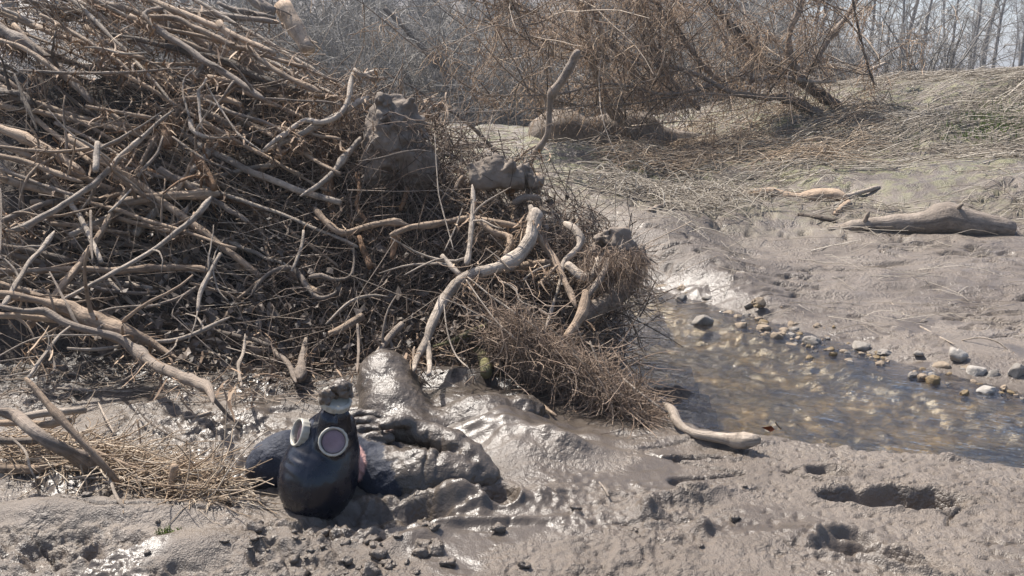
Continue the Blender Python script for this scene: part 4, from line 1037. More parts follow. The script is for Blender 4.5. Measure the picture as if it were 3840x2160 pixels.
for key, cnt, ur, vr, lb in SPEC:
    got = 0
    while got < cnt:
        u, v = mr.uniform(*ur), mr.uniform(*vr)
        if not in_heap(u, v): continue
        Lp = mr.uniform(350, 1000) if key in ('left', 'front') else (mr.uniform(200, 700) if key == 'low' else mr.uniform(110, 330))
        if key in ('left', 'front'): an = mr.normal(23, 9) if mr.random() < 0.82 else mr.uniform(-60, 60)
        elif key == 'low': an = mr.normal(8, 14) if mr.random() < 0.7 else mr.uniform(-80, 80)
        else: an = mr.uniform(-90, 90)
        ca, sa = math.cos(R(an)), math.sin(R(an))
        npt = 6
        t_ = np.linspace(-0.5, 0.5, npt) * Lp
        cv = mr.normal(0, 0.035 if key in ('left', 'front') else (0.06 if key == 'low' else 0.2)) * Lp * (1 - (2 * t_ / Lp) ** 2)
        uu_ = u + t_ * ca - cv * sa; vv_ = v + t_ * sa + cv * ca
        if not in_heap(uu_[0], vv_[0]) and not in_heap(uu_[-1], vv_[-1]): continue
        if key in ('front', 'left') and not (in_heap(uu_[-1], vv_[-1] - 40) and uu_[-1] < 1420): continue
        if key == 'roots' and (vv_.max() > 1400 or uu_.max() > 2300): continue
        yy = heap_Y(uu_, vv_) + (mr.uniform(-0.16, 0.0) if key == 'front' else mr.uniform(0.0, 0.26)) + np.linspace(-0.5, 0.5, npt) * mr.normal(0, 0.15)
        w3 = P(uu_, vv_, yy)
        w3[:, 2] = np.maximum(w3[:, 2], 0.03)
        r0 = mr.choice([0.004, 0.006, 0.009, 0.013, 0.018], p=[0.24, 0.28, 0.24, 0.15, 0.09]) * (0.9 if key == 'roots' else 1.0)
        if key == 'front': r0 = mr.uniform(0.009, 0.019)
        K = 22
        c = catmull(np.column_stack([w3, np.linspace(r0, r0 * mr.uniform(0.4, 0.8), npt)]), K)
        pt = c[:, :3] + np.stack([n2(np.linspace(0, 8, K), np.full(K, got * 3.1 + k * 7 + cnt), 9) for k in range(3)], 1) * 0.006
        mt = mr.choice(['t', 'g', 'p'], p=[0.55, 0.2, 0.25]) if key == 'front' else mr.choice(['t', 'g', 'p', 'd', 'o'], p=[0.42, 0.22, 0.2, 0.10, 0.06])
        o = tube_obj('stick', pt[None], np.maximum(c[:, 3], 0.002)[None], WOODS[mt], None, 8, True, np.array([mr.random() * 0.7]), 0.12, got)
        tag(o, stick_label(uu_, vv_, r0, mt, key), 'stick', {'front': 'sticks of the left heap', 'left': 'sticks of the left heap', 'roots': 'root sticks of the plate', 'low': 'sticks in the shade of the heap'}[key])
        SAMPLES.append(np.column_stack([pt, c[:, 3]]))
        got += 1

# --- fine tangle nobody could count
ALLS = np.concatenate(SAMPLES)
tr_ = np.random.default_rng(31)
def heap_points(n, ur=(-500, 2400), vr=(-100, 1430), jy=(-0.2, 0.2), dens=None):
    U, Vv = [], []
    k = 0
    while k < n:
        u = tr_.uniform(*ur, n); v = tr_.uniform(*vr, n)
        m = in_heap(u, v)
        if dens is not None: m &= tr_.random(n) < dens(u, v)
        U.append(u[m]); Vv.append(v[m]); k += m.sum()
    u = np.concatenate(U)[:n]; v = np.concatenate(Vv)[:n]
    p = P(u, v, heap_Y(u, v) + tr_.uniform(*jy, n))
    p[:, 2] = np.maximum(p[:, 2], 0.01)
    return u, v, p
# twigs, slanting with the branches on the left, every way on the root plate
def dt(u, v): return np.where(u < 1300, 0.15 + 0.5 * smooth(1150, 500, v), 0.8)
u, v, p = heap_points(2250, jy=(0.0, 0.25), dens=dt)
n = len(p)
an = np.where(u < 1200, tr_.normal(R(-24), R(24), n), tr_.uniform(-math.pi, math.pi, n))
dr = np.stack([np.cos(an), tr_.normal(0, 0.15, n), np.sin(an)], 1) * tr_.choice([-1, 1], n)[:, None]
L = tr_.uniform(0.10, 0.45, n)
K = 6
pts = wander(p - dr * (L / 2)[:, None], dr, L, K, 0.13, tr_)
pts[..., 2] = np.maximum(pts[..., 2], 0.006)
r0 = tr_.uniform(0.0012, 0.0038, n)
a1 = tubes(pts, r0[:, None] * np.linspace(1, 0.5, K), 4, tint=tr_.random(n) ** 1.2)
# long thin stems and straws
u, v, p = heap_points(420, jy=(-0.16, 0.15))
n = len(p)
an = np.where(u < 1200, tr_.normal(R(-20), R(35), n), tr_.uniform(-math.pi, math.pi, n))
dr = np.stack([np.cos(an), tr_.normal(0, 0.10, n), np.sin(an)], 1) * tr_.choice([-1, 1], n)[:, None]
L = tr_.uniform(0.25, 0.9, n)
pts = wander(p - dr * (L / 2)[:, None], dr, L, 9, 0.06, tr_)
pts[..., 2] = np.maximum(pts[..., 2], 0.006)
a2 = tubes(pts, tr_.uniform(0.0011, 0.0023, n)[:, None] * np.linspace(1, 0.5, 9), 4, tint=0.45 + 0.55 * tr_.random(n))
tw = join_tubes('twig_tangle', [a1, a2], TWIG)
tag(tw, 'fine grey brown twigs matted through the whole drift heap', 'twigs', kind='stuff')
# dry grass and bark shreds snagged on the branches in wads
def dn(u, v): return np.where(u < 1400, 0.20 + 0.80 * smooth(1100, 450, v), 0.30)
u, v, p = heap_points(2200, jy=(-0.10, 0.15), dens=dn)
ok = ALLS[(heap_u(ALLS[:, 0], ALLS[:, 1]) < 2100)]
hv = 1080 - FPX * ((ok[:, 2] - CAM[2]) * CP + ok[:, 1] * SP) / (ok[:, 1] * CP - (ok[:, 2] - CAM[2]) * SP)
wt = 0.15 + smooth(1150, 400, hv)
sel = ok[tr_.choice(len(ok), 700, p=wt / wt.sum())]
nst = 12500
i_ = tr_.integers(0, 700, nst)
sz = tr_.uniform(0.008, 0.034, 700)[i_][:, None]
near = sel[i_, :3] + tr_.normal(0, 1, (nst, 3)) * sz * np.array([1.3, 1, 1.0]) - np.array([0, 0.01, 0.01])
cl = np.concatenate([p, near])
n = len(cl)
L = np.concatenate([tr_.uniform(0.03, 0.12, len(p)), tr_.uniform(0.03, 0.12, nst)])
dr = tr_.normal(size=(n, 3)); dr[:, 2] -= 0.6
K = 5
pts = wander(cl, dr, L, K, 0.30, tr_, droop=0.10)
pts[..., 2] = np.maximum(pts[..., 2], 0.006)
half_ = n // 2
pm = tr_.permutation(n)
g1 = tubes(pts[pm[:half_]], tr_.uniform(0.0008, 0.0022, half_)[:, None] * np.linspace(1, 0.5, K), 3, tint=tr_.random(half_))
g2_ = tubes(pts[pm[half_:]], tr_.uniform(0.002, 0.0055, n - half_)[:, None] * np.array([0.6, 1, 1, 0.8, 0.3]), 2, tint=tr_.random(n - half_))
tag(join_tubes('dry_grass', [g1, g2_], STRAW_RED), 'rusty dry grass and bark shreds snagged all over the drift heap', 'dry grass', kind='stuff')
# rootlets of the plate
u, v, p = heap_points(4200, ur=(1000, 2400), vr=(350, 1430), jy=(-0.10, 0.18))
p = np.concatenate([p, P(tr_.uniform(1395, 1595, 110), tr_.uniform(420, 720, 110), tr_.uniform(3.58, 3.70, 110))])
n = len(p)
dr = tr_.normal(size=(n, 3)); dr[:, 1] *= 0.5; dr[:, 2] -= 0.35
L = tr_.uniform(0.06, 0.32, n)
K = 7
pts = wander(p, dr, L, K, 0.22, tr_, droop=0.05)
pts[..., 2] = np.maximum(pts[..., 2], 0.006)
r0 = tr_.uniform(0.0009, 0.0030, n)
tag(join_tubes('rootlets', [tubes(pts, r0[:, None] * np.linspace(1, 0.4, K), 3, tint=tr_.random(n) ** 1.4)], ROOTLET), 'brown rootlets bristling from the root plate', 'rootlets', kind='stuff')
# shaggy fringe at the right end, hanging over the water
n = 1000
base = P(tr_.uniform(2190, 2420, n), tr_.uniform(925, 1040, n), tr_.uniform(3.08, 3.3, n))
dr = tr_.normal(size=(n, 3)) * 0.35; dr[:, 2] -= 0.9; dr[:, 0] += 0.10
dr[:300] = tr_.normal(size=(300, 3)); dr[:300, 0] += 0.4
LL = tr_.uniform(0.05, 0.20, n); LL[:300] *= 0.5
pts = wander(base, dr, LL, 7, 0.22, tr_, droop=0.06)
rr_ = tr_.uniform(0.0006, 0.0017, n)
tag(join_tubes('root_fringe', [tubes(pts, rr_[:, None] * np.linspace(1, 0.5, 7), 3, tint=tr_.random(n))], MATROOT), 'shaggy brown fringe of rootlets hanging over the stream', 'rootlets', kind='stuff')
# fibrous mat sloping down from the plate towards the water: long strands run with the slope, fine ones curl between them
def mat_pts(n, spread=1.0):
    t_ = tr_.random(n) ** 0.9
    cu = np.interp(t_, [0, 0.35, 0.7, 1.0], [1880, 2070, 2260, 2430]); cv = np.interp(t_, [0, 0.35, 0.7, 1.0], [1210, 1335, 1460, 1590])
    Wd = np.interp(t_, [0, 0.3, 0.8, 1], [112, 92, 62, 30]) * spread
    an = tr_.uniform(-0.2, math.pi + 0.2, n); rad_ = 0.75 + 0.35 * tr_.random(n)
    mu = cu - np.cos(an) * Wd * 0.6 * rad_; mv = cv - (np.sin(an) * 0.95 - 0.65) * Wd * rad_
    b = P(mu, mv, np.interp(t_, [0, 1], [2.93, 2.60]) + tr_.uniform(-0.08, 0.10, n))
    b[:, 2] = np.maximum(b[:, 2], 0.01)
    return b
axis = P(2430, 1590, 2.60) - P(1900, 1215, 2.93); axis /= np.linalg.norm(axis)
nA, nB = 1100, 6200
bA = mat_pts(nA)
dA = axis + tr_.normal(0, 0.5, (nA, 3))
LA = tr_.uniform(0.08, 0.24, nA)
pA = wander(bA - dA * LA[:, None] * 0.6, dA, LA, 8, 0.26, tr_)
bB = mat_pts(nB)
dB = axis * 0.6 + tr_.normal(0, 0.7, (nB, 3)); dB[:, 2] -= 0.2
pB = wander(bB, dB, tr_.uniform(0.03, 0.12, nB), 6, 0.6, tr_, droop=0.06)
nC = 700                                                    # strands hanging off the lower edge
bC = mat_pts(nC); dC = np.array([0.15, -0.2, -1.0]) + tr_.normal(0, 0.3, (nC, 3))
pC = wander(bC, dC, tr_.uniform(0.06, 0.2, nC), 6, 0.2, tr_)
for q_ in (pA, pB, pC): q_[..., 2] = np.maximum(q_[..., 2], 0.004)
mk_ = lambda pp, lo_, hi_, K_: tubes(pp, tr_.uniform(lo_, hi_, len(pp))[:, None] * np.linspace(1, 0.5, K_), 3, tint=tr_.random(len(pp)))
tag(join_tubes('fibrous_root_mat', [mk_(pA, 0.0008, 0.0024, 8), mk_(pB, 0.0005, 0.0014, 6), mk_(pC, 0.0006, 0.0016, 6)], MATROOT), 'reddish fibrous root mat sloping from the plate to the water', 'root mat', kind='stuff')
for k_ in range(16):                                        # stalks lying on the mat
    b0 = mat_pts(1, 1.02)[0]
    d0 = axis + tr_.normal(0, 0.25, 3)
    L0 = tr_.uniform(0.15, 0.4)
    pp = wander((b0 - d0 * L0 * 0.6)[None], d0[None], np.array([L0]), 9, 0.08, tr_)
    pp[..., 2] = np.maximum(pp[..., 2], 0.01)
    o = tube_obj('stalk', pp, np.linspace(0.0035, 0.002, 9)[None], W_PALE if k_ % 2 else W_TAN, None, 6, True, np.array([0.4]))
    tag(o, 'thin dry stalk lying on the fibrous root mat', 'stalk', 'stalks on the root mat')
# soil ridge that carries the mat
cpts = [(1880, 1320, 0.05, 60), (1960, 1350, 0.05, 62), (2060, 1410, 0.0, 55), (2150, 1450, -0.07, 46), (2240, 1500, -0.15, 36), (2330, 1550, -0.25, 26)]
clod_at('soil_ridge', 2100, 1400, 3.0, cpts, SOIL, plate, h=0.014, amp=0.02, seed=14)
# dead leaves packed in the dark foot of the plate
n = 1500
u, v, p = heap_points(n, ur=(150, 2150), vr=(700, 1420), jy=(-0.12, 0.08), dens=lambda u, v: 0.15 + 0.85 * np.exp(-((v - 1230) / 150) ** 2))
def leaf_mesh(p, sz, rng):
    n = len(p)
    a = rng.normal(size=(n, 3)); a /= np.linalg.norm(a, axis=1, keepdims=True)
    b = np.cross(a, rng.normal(size=(n, 3))); b /= np.linalg.norm(b, axis=1, keepdims=True)
    c = np.cross(a, b)
    prof = [(-1, 0, 0), (-0.35, 0.55, 0.18), (0.35, 0.42, -0.12), (1, 0, 0.25), (0.3, -0.48, 0.2), (-0.4, -0.5, -0.15), (0, 0, 0.0)]
    V = np.stack([p + sz[:, None] * ((x + rng.normal(0, .12, n))[:, None] * a + (y + rng.normal(0, .1, n))[:, None] * b + (z + rng.normal(0, .14, n))[:, None] * c) for x, y, z in prof], 1)
    o = np.arange(n)[:, None, None] * 7
    T = (np.array([[6, 0, 1], [6, 1, 2], [6, 2, 3], [6, 3, 4], [6, 4, 5], [6, 5, 0]])[None] + o).reshape(-1, 3)
    return V.reshape(-1, 3), T
V, T = leaf_mesh(p, tr_.uniform(0.011, 0.032, n), tr_)
tag(build('leaf_litter', V, None, T, LEAF, None, False, {'tint': np.repeat(tr_.random(n), 7)}), 'curled dead leaves packed into the shaded foot of the heap', 'dead leaves', kind='stuff')

# ------------------------------------------------------------------ the person lying in the mud, masked head towards the camera
def navy_mud_material():
    k = M('muddy_clothing')
    c = k.coord('Object')
    mud = k.attr('mud'); skin = k.attr('skin')
    n = k.noise(c, 60, 3, 0.6); m2 = k.noise(c, 14, 4, 0.6)
    cloth = k.ramp(k.noise(c, 300, 2), [(0.3, (0.006, 0.009, 0.019)), (0.7, (0.014, 0.020, 0.038))])
    sk = k.ramp(m2, [(0.3, (0.50, 0.26, 0.22)), (0.7, (0.62, 0.36, 0.31))])
    md = k.ramp(m2, [(0.3, (0.048, 0.039, 0.031)), (0.7, (0.095, 0.077, 0.062))])
    edge = k.math('ADD', mud, k.math('MULTIPLY', k.math('SUBTRACT', n, 0.5), 0.5))
    mk = k.ramp(edge, [(0.42, 0.0), (0.55, 1.0)])
    col = k.mix(mk, cloth, md)
    col = k.mix(skin, col, sk)
    rg = k.mix(mk, (0.75, 0.75, 0.75), k.ramp(m2, [(0.35, 0.25), (0.65, 0.44)]))
    rg = k.mix(skin, rg, (0.45, 0.45, 0.45))
    k.set(col, rg, 0.5)
    k.bump(k.math('ADD', k.noise(c, 130, 3, 0.6), k.math('MULTIPLY', n, 1.4)), 0.6, 0.005)
    return k.m
BODY = navy_mud_material()
person = empty('person', P(1500, 1700, 2.35), 'person in muddy navy clothes lying back in the mud wearing a black gas mask', 'person')

def Q(u, v, Y): return P(u, v, Y)
H = 0.0055
lo = np.array([-0.74, 1.92, -0.16]); hi = np.array([0.26, 3.02, 0.34])
g = grid(lo, hi, H)
f = np.full(g.shape[:3], 1e3)
def add(d, k):
    global f
    f = smin(f, d, k) if f.min() < 900 else d
def limb(pts, k=0.03):
    """pts: (u, v, Y, radius m); a tapered chain"""
    for a, b in zip(pts[:-1], pts[1:]):
        pa, pb = Q(*a[:3]), Q(*b[:3])
        r = max(a[3], b[3]) + 0.09
        l2 = np.minimum(pa, pb) - r; h2 = np.maximum(pa, pb) + r
        i0 = np.clip(((l2 - lo) / H).astype(int), 0, None); i1 = np.clip(((h2 - lo) / H).astype(int) + 2, 0, np.array(f.shape))
        s_ = tuple(slice(a_, b_) for a_, b_ in zip(i0, i1))
        f[s_] = smin(f[s_], cone_sd(g[s_], pa, pb, a[3], b[3]), k)
# torso, mostly under the surface
f = ell_sd(g, np.array([-0.33, 2.46, -0.085]), (0.20, 0.24, 0.115))
f = smin(f, ell_sd(g, np.array([-0.17, 2.66, -0.07]), (0.19, 0.20, 0.12)), 0.06)
# neck, shoulders
limb([(1270, 1740, 2.10, 0.058), (1390, 1690, 2.28, 0.078)], 0.03)
limb([(1020, 1745, 2.14, 0.068), (1065, 1735, 2.15, 0.080), (1180, 1720, 2.22, 0.082), (1400, 1730, 2.30, 0.078)], 0.03)
# arm on the right of the picture: wide sleeve to the elbow, forearm back over the chest
limb([(1370, 1765, 2.17, 0.076), (1460, 1793, 2.13, 0.074), (1560, 1793, 2.12, 0.070), (1660, 1798, 2.12, 0.062), (1740, 1804, 2.12, 0.055), (1805, 1812, 2.13, 0.047)], 0.035)
limb([(1818, 1790, 2.13, 0.046), (1762, 1720, 2.17, 0.043), (1704, 1678, 2.205, 0.041), (1616, 1637, 2.24, 0.038), (1545, 1619, 2.25, 0.034)], 0.006)
# the hand: palm, four fingers towards the mask, thumb on top
limb([(1550, 1622, 2.25, 0.033), (1495, 1608, 2.255, 0.033), (1445, 1600, 2.26, 0.029)], 0.008)
limb([(1455, 1578, 2.295, 0.0155), (1405, 1555, 2.31, 0.0155), (1352, 1549, 2.315, 0.0140), (1312, 1561, 2.30, 0.0125)], 0.004)
limb([(1450, 1597, 2.260, 0.0160), (1395, 1579, 2.27, 0.0160), (1340, 1579, 2.265, 0.0145), (1304, 1593, 2.25, 0.0125)], 0.003)
limb([(1450, 1619, 2.230, 0.0160), (1392, 1606, 2.235, 0.0160), (1345, 1610, 2.225, 0.0145), (1316, 1625, 2.21, 0.0125)], 0.003)
limb([(1465, 1643, 2.200, 0.0150), (1408, 1635, 2.20, 0.0145), (1366, 1642, 2.19, 0.0125)], 0.003)
limb([(1565, 1602, 2.245, 0.017), (1512, 1580, 2.23, 0.0180), (1462, 1585, 2.215, 0.0170), (1438, 1598, 2.205, 0.014)], 0.004)
# raised knee: thigh, knee, shin running down behind
limb([(1530, 1660, 2.44, 0.100), (1475, 1545, 2.57, 0.098), (1450, 1435, 2.68, 0.086), (1444, 1400, 2.71, 0.074)], 0.05)
limb([(1450, 1395, 2.73, 0.060), (1540, 1470, 2.84, 0.058), (1640, 1540, 2.88, 0.05)], 0.03)
# other thigh and knee lying over to the right
limb([(1680, 1640, 2.50, 0.080), (1780, 1585, 2.52, 0.075), (1840, 1560, 2.54, 0.068)], 0.05)
limb([(1915, 1545, 2.60, 0.058), (1955, 1560, 2.58, 0.074), (1965, 1600, 2.54, 0.055)], 0.008)
limb([(1840, 1575, 2.52, 0.068), (1880, 1650, 2.40, 0.055), (1960, 1720, 2.28, 0.035)], 0.06)
# caked mud: lumps, strongest on the upper arm and the knee ball
band = np.abs(f) < 0.05
gp = g[band]
arm_c = Q(1600, 1780, 2.12)
arm_w = np.exp(-(((gp[:, 0] - arm_c[0]) / 0.20) ** 2 + ((gp[:, 1] - arm_c[1]) / 0.10) ** 2))
kn_c = Q(1975, 1560, 2.58)
kn_w = np.exp(-((gp - kn_c) ** 2).sum(1) / 0.09 ** 2)
hd_c = Q(1480, 1610, 2.26)
hd_w = np.exp(-((gp - hd_c) ** 2).sum(1) / 0.11 ** 2)
fold = f3(gp * np.array([1.0, 1.0, 0.6]), 0.075, 71, 3, 0.55)
d_ = -0.010 * np.abs(fold) * arm_w - 0.0045 * f3(gp, 0.022, 78, 3, 0.6) * arm_w
for uc, wd_, dp in ((1592, 0.004, 0.012), (1640, 0.004, 0.008)):   # creases across the sleeve
    xc = Q(uc, 1780, 2.1)[0]
    d_ += dp * np.exp(-((gp[:, 0] - xc - 0.15 * (gp[:, 2] - 0.05) + 0.008 * f3(gp, 0.05, 79 + uc)) / wd_) ** 2) * arm_w
d_ += -0.010 * f3(gp, 0.026, 72, 3, 0.6) * kn_w + 0.0030 * f3(gp, 0.026, 73, 3, 0.6) * (1 - hd_w) - 0.0035 * f3(gp, 0.018, 74, 2) * hd_w + 0.005 * f3(gp, 0.09, 75, 2)
f[band] += d_
V, q = surface_nets(f, lo, H)
hc = Q(1200, 1780, 2.05)
vu = 1920 + FPX * V[:, 0] / (V[:, 1] * CP - (V[:, 2] - CAM[2]) * SP)
vv_ = 1080 - FPX * ((V[:, 2] - CAM[2]) * CP + V[:, 1] * SP) / (V[:, 1] * CP - (V[:, 2] - CAM[2]) * SP)
clean = smooth(0.06, -0.04, V[:, 0] - (Q(1475, 1760, 2.15)[0] - 0.55 * (V[:, 2] - 0.06))) * smooth(2.36, 2.28, V[:, 1]) * np.where(V[:, 0] < -0.5, 1.0, smooth(0.150, 0.120, V[:, 2]))
clean = clean * (1 - np.exp(-(((V - Q(1400, 1600, 2.26)) / np.array([0.14, 0.10, 0.05])) ** 2).sum(1)))
mudv = np.clip(1 - clean + 0.22 * f3(V, 0.05, 80, 3), 0, 1)
hd = np.linalg.norm((V - Q(1208, 1735, 2.045)) / np.array([1, 1.1, 1]), axis=1)
skin = smooth(0.118, 0.112, hd) * (V[:, 2] > 0.03) * (V[:, 0] > hc[0] + 0.03)
for a_ in (Q(1462, 1600, 2.23), Q(1858 - 0, 1700, 2.2)):
    skin = np.maximum(skin, 0.35 * np.exp(-((V - a_) ** 2).sum(1) / 0.012 ** 2))
build('body', V, q, None, BODY, person, True, {'mud': mudv, 'skin': skin})

# --- the mask
def rubber_material():
    k = M('black_rubber')
    c = k.coord('Object')
    n = k.noise(c, 22, 4, 0.65); s_ = k.noise(c, 160, 2)
    col = k.ramp(n, [(0.35, (0.0045, 0.0062, 0.0130)), (0.72, (0.008, 0.010, 0.018))])
    dust = k.ramp(k.noise(c, 34, 6, 0.75), [(0.62, 0.0), (0.78, 0.25)])
    col = k.mix(dust, col, (0.085, 0.072, 0.06))
    k.set(col, k.ramp(n, [(0.3, 0.20), (0.7, 0.32)]), 0.5)
    k.bump(k.math('ADD', n, k.math('MULTIPLY', s_, 0.2)), 0.06, 0.003)
    return k.m
RUBBER = rubber_material()
RING = plain_material('grey_white_metal_ring', (0.30, 0.285, 0.24), (0.47, 0.45, 0.39), 55, 0.42, 0.15, 0.001)
SKIN = plain_material('skin', (0.42, 0.22, 0.21), (0.60, 0.36, 0.33), 20, 0.5, 0.2, 0.002)
MUDLUMP = plain_material('mud_lump', (0.075, 0.057, 0.043), (0.14, 0.112, 0.088), 30, 0.38, 0.8, 0.005)
def lens_material():
    k = M('mask_lens_glass')
    gl = k.node('ShaderNodeBsdfGlossy'); gl.inputs['Roughness'].default_value = 0.04
    tr = k.node('ShaderNodeBsdfTransparent'); tr.inputs['Color'].default_value = (0.93, 0.91, 0.95, 1)
    df = k.node('ShaderNodeBsdfDiffuse'); df.inputs['Color'].default_value = (0.25, 0.25, 0.28, 1)
    m1 = k.node('ShaderNodeMixShader'); m1.inputs[0].default_value = 0.08
    k.link(tr.outputs[0], m1.inputs[1]); k.link(df.outputs[0], m1.inputs[2])
    fr = k.node('ShaderNodeFresnel'); fr.inputs['IOR'].default_value = 1.5
    m2 = k.node('ShaderNodeMixShader')
    k.link(fr.outputs[0], m2.inputs[0]); k.link(m1.outputs[0], m2.inputs[1]); k.link(gl.outputs[0], m2.inputs[2])
    k.link(m2.outputs[0], k.n['Material Output'].inputs['Surface'])
    return k.m
LENS = lens_material()
mask = bpy.data.objects.new('gas_mask', None)
mask.location = tuple(Q(1208, 1950, 1.95)); mask.parent = person
mask.matrix_parent_inverse = Matrix.Translation(-Vector(person.location)); COL.objects.link(mask)
mask['label'] = 'black rubber gas mask with two round eyepieces and a capped snout'
def kid(name, V, q, t, mat, sm=True, label=None, attrs=None):
    o = build(name, V, q, t, mat, None, sm, attrs)
    o.parent = mask
    o.matrix_parent_inverse = Matrix.Translation(-Vector(mask.location))
    if label: o['label'] = label
    return o
HM = 0.0038
EYE_R = (Q(1250, 1656, 1.962), np.array([0.16, -0.90, 0.46]))
EYE_L = (Q(1120, 1622, 2.02), np.array([-0.80, -0.46, 0.42]))
lo2 = np.array([-0.66, 1.86, -0.10]); hi2 = np.array([-0.34, 2.24, 0.34])
g2 = grid(lo2, hi2, HM)
def c2(a, b, ra, rb): return cone_sd(g2, Q(*a), Q(*b), ra, rb)
m = ell_sd(g2, Q(1189, 1805, 2.03), (0.099, 0.108, 0.108))
m = smin(m, ell_sd(g2, Q(1208, 1735, 2.045), (0.089, 0.098, 0.085)), 0.04)
m = smin(m, c2((1212, 1690, 2.05), (1228, 1620, 2.06), 0.072, 0.055), 0.03)
m = smin(m, c2((1280, 1680, 2.08), (1292, 1590, 2.085), 0.046, 0.030), 0.025)       # cheek on the right
m = smin(m, c2((1236, 1632, 2.04), (1254, 1552, 2.025), 0.054, 0.0365), 0.018)      # snout
m = smin(m, c2((1196, 1612, 2.000), (1211, 1552, 1.996), 0.0065, 0.005), 0.008)    # moulded ridges on the snout
m = smin(m, c2((1262, 1592, 1.978), (1262, 1555, 1.984), 0.0050, 0.004), 0.008)
m = smin(m, c2((1312, 1610, 2.03), (1306, 1555, 2.015), 0.0065, 0.005), 0.008)
m = smin(m, c2((1205, 1660, 2.0), (1232, 1580, 1.995), 0.020, 0.018), 0.02)        # nose ridge
for (c_, n_), rr__ in ((EYE_R, 0.036), (EYE_L, 0.036)):
    n_ = n_ / np.linalg.norm(n_)
    m = smin(m, cone_sd(g2, c_ - n_ * 0.03, c_ - n_ * 0.012, rr__ * 0.95, rr__ * 0.75), 0.02)
for c_, n_ in (EYE_R, EYE_L):                     # openings for the eyepieces
    n_ = n_ / np.linalg.norm(n_)
    rel = g2 - c_
    ax = rel @ n_
    rad_ = np.linalg.norm(rel - ax[..., None] * n_, axis=-1)
    m = np.maximum(m, -np.maximum(rad_ - 0.0345, -(ax + 0.009)))
# soft wrinkles on the brow
bp = np.abs(m) < 0.03
gp = g2[bp]
br = Q(1120, 1735, 1.97)
wv = np.exp(-((gp - br) ** 2).sum(1) / 0.032 ** 2)
m[bp] += 0.0016 * np.sin((gp[:, 2] * 0.9 + gp[:, 1] * 0.3 + 0.35 * gp[:, 0]) * 260) * wv + 0.0012 * f3(gp, 0.03, 91, 2)
seam = np.abs((gp[:, 0] - Q(1170, 1700, 2.0)[0]) - 0.22 * (gp[:, 2] - Q(1170, 1700, 2.0)[2]))
m[bp] += 0.0012 * np.exp(-(seam / 0.0025) ** 2)
V, q = surface_nets(m, lo2, HM)
kid('hood', V, q, None, RUBBER, True)
def frame(n):
    n = np.asarray(n, float) / np.linalg.norm(n)
    a = np.cross(n, [0, 0, 1.0]); a /= np.linalg.norm(a)
    return n, a, np.cross(n, a)
def lathe(c, n, prof, S=48, teeth=None):
    """prof: (radius, height) along n; closed ring if first == last"""
    n, a, b = frame(n)
    th = np.arange(S) * 2 * math.pi / S
    R_ = np.array([p[0] for p in prof]); H_ = np.array([p[1] for p in prof])
    rr__ = np.repeat(R_[:, None], S, 1)
    if teeth is not None: rr__ = rr__ + teeth[:, None] * (np.arange(S) % 4 < 2)[None] * 0.0014
    V = np.asarray(c) + rr__[..., None] * (np.cos(th)[None, :, None] * a + np.sin(th)[None, :, None] * b) + H_[:, None, None] * n
    i = np.arange(len(prof) * S).reshape(len(prof), S); nx = np.roll(i, -1, 1)
    q = np.stack([i[:-1], nx[:-1], nx[1:], i[1:]], -1).reshape(-1, 4)
    return V.reshape(-1, 3), q
def disc(c, n, r, dome=0.0, S=32, rings=5, bump=None):
    n, a, b = frame(n)
    rs_ = np.linspace(0, 1, rings + 1)[1:]
    th = np.arange(S) * 2 * math.pi / S
    V = [np.asarray(c) + n * dome]
    for r_ in rs_:
        z = dome * (1 - r_ ** 2)
        P_ = np.asarray(c) + r * r_ * (np.cos(th)[:, None] * a + np.sin(th)[:, None] * b) + n * z
        if bump is not None: P_ = P_ + n * (bump(r_ * np.cos(th), r_ * np.sin(th)) * (1 - r_))[:, None]
        V.extend(P_)
    V = np.array(V)
    i = 1 + np.arange(rings * S).reshape(rings, S); nx = np.roll(i, -1, 1)
    q = np.stack([i[:-1], i[1:], nx[1:], nx[:-1]], -1).reshape(-1, 4)
    t = np.stack([np.zeros(S, int), i[0], nx[0]], -1)
    return V, q, t
for c_, n_ in (EYE_R, EYE_L):
    n_ = n_ / np.linalg.norm(n_)
    prof = [(0.0355, -0.014), (0.0358, -0.010), (0.0362, 0.000), (0.0368, 0.004), (0.0360, 0.0065), (0.0340, 0.0072), (0.0318, 0.0060), (0.0305, 0.002), (0.0300, 0.000), (0.0292, -0.010)]
    V, q = lathe(c_, n_, prof, 64, np.array([1, 1, 1, 0, 0, 0, 0, 0, 0, 0.0]))
    ring = kid('lens_ring', V, q, None, RING)
    V, q, t = disc(c_ + n_ * 0.0012, n_, 0.0290, 0.003)
    o = build('lens', V, q, t, LENS); o.parent = mask; o.matrix_parent_inverse = Matrix.Translation(-Vector(mask.location))
    V, q, t = disc(c_ - n_ * 0.0085, n_, 0.0285, 0.003, bump=lambda x, y: 0.006 * np.sin(3.1 * x + 1.0) * np.cos(2.3 * y) - 0.004 * np.exp(-((x + .2) ** 2 + (y - .3) ** 2) * 8))
    kid('face_behind_lens', V, q, t, SKIN)
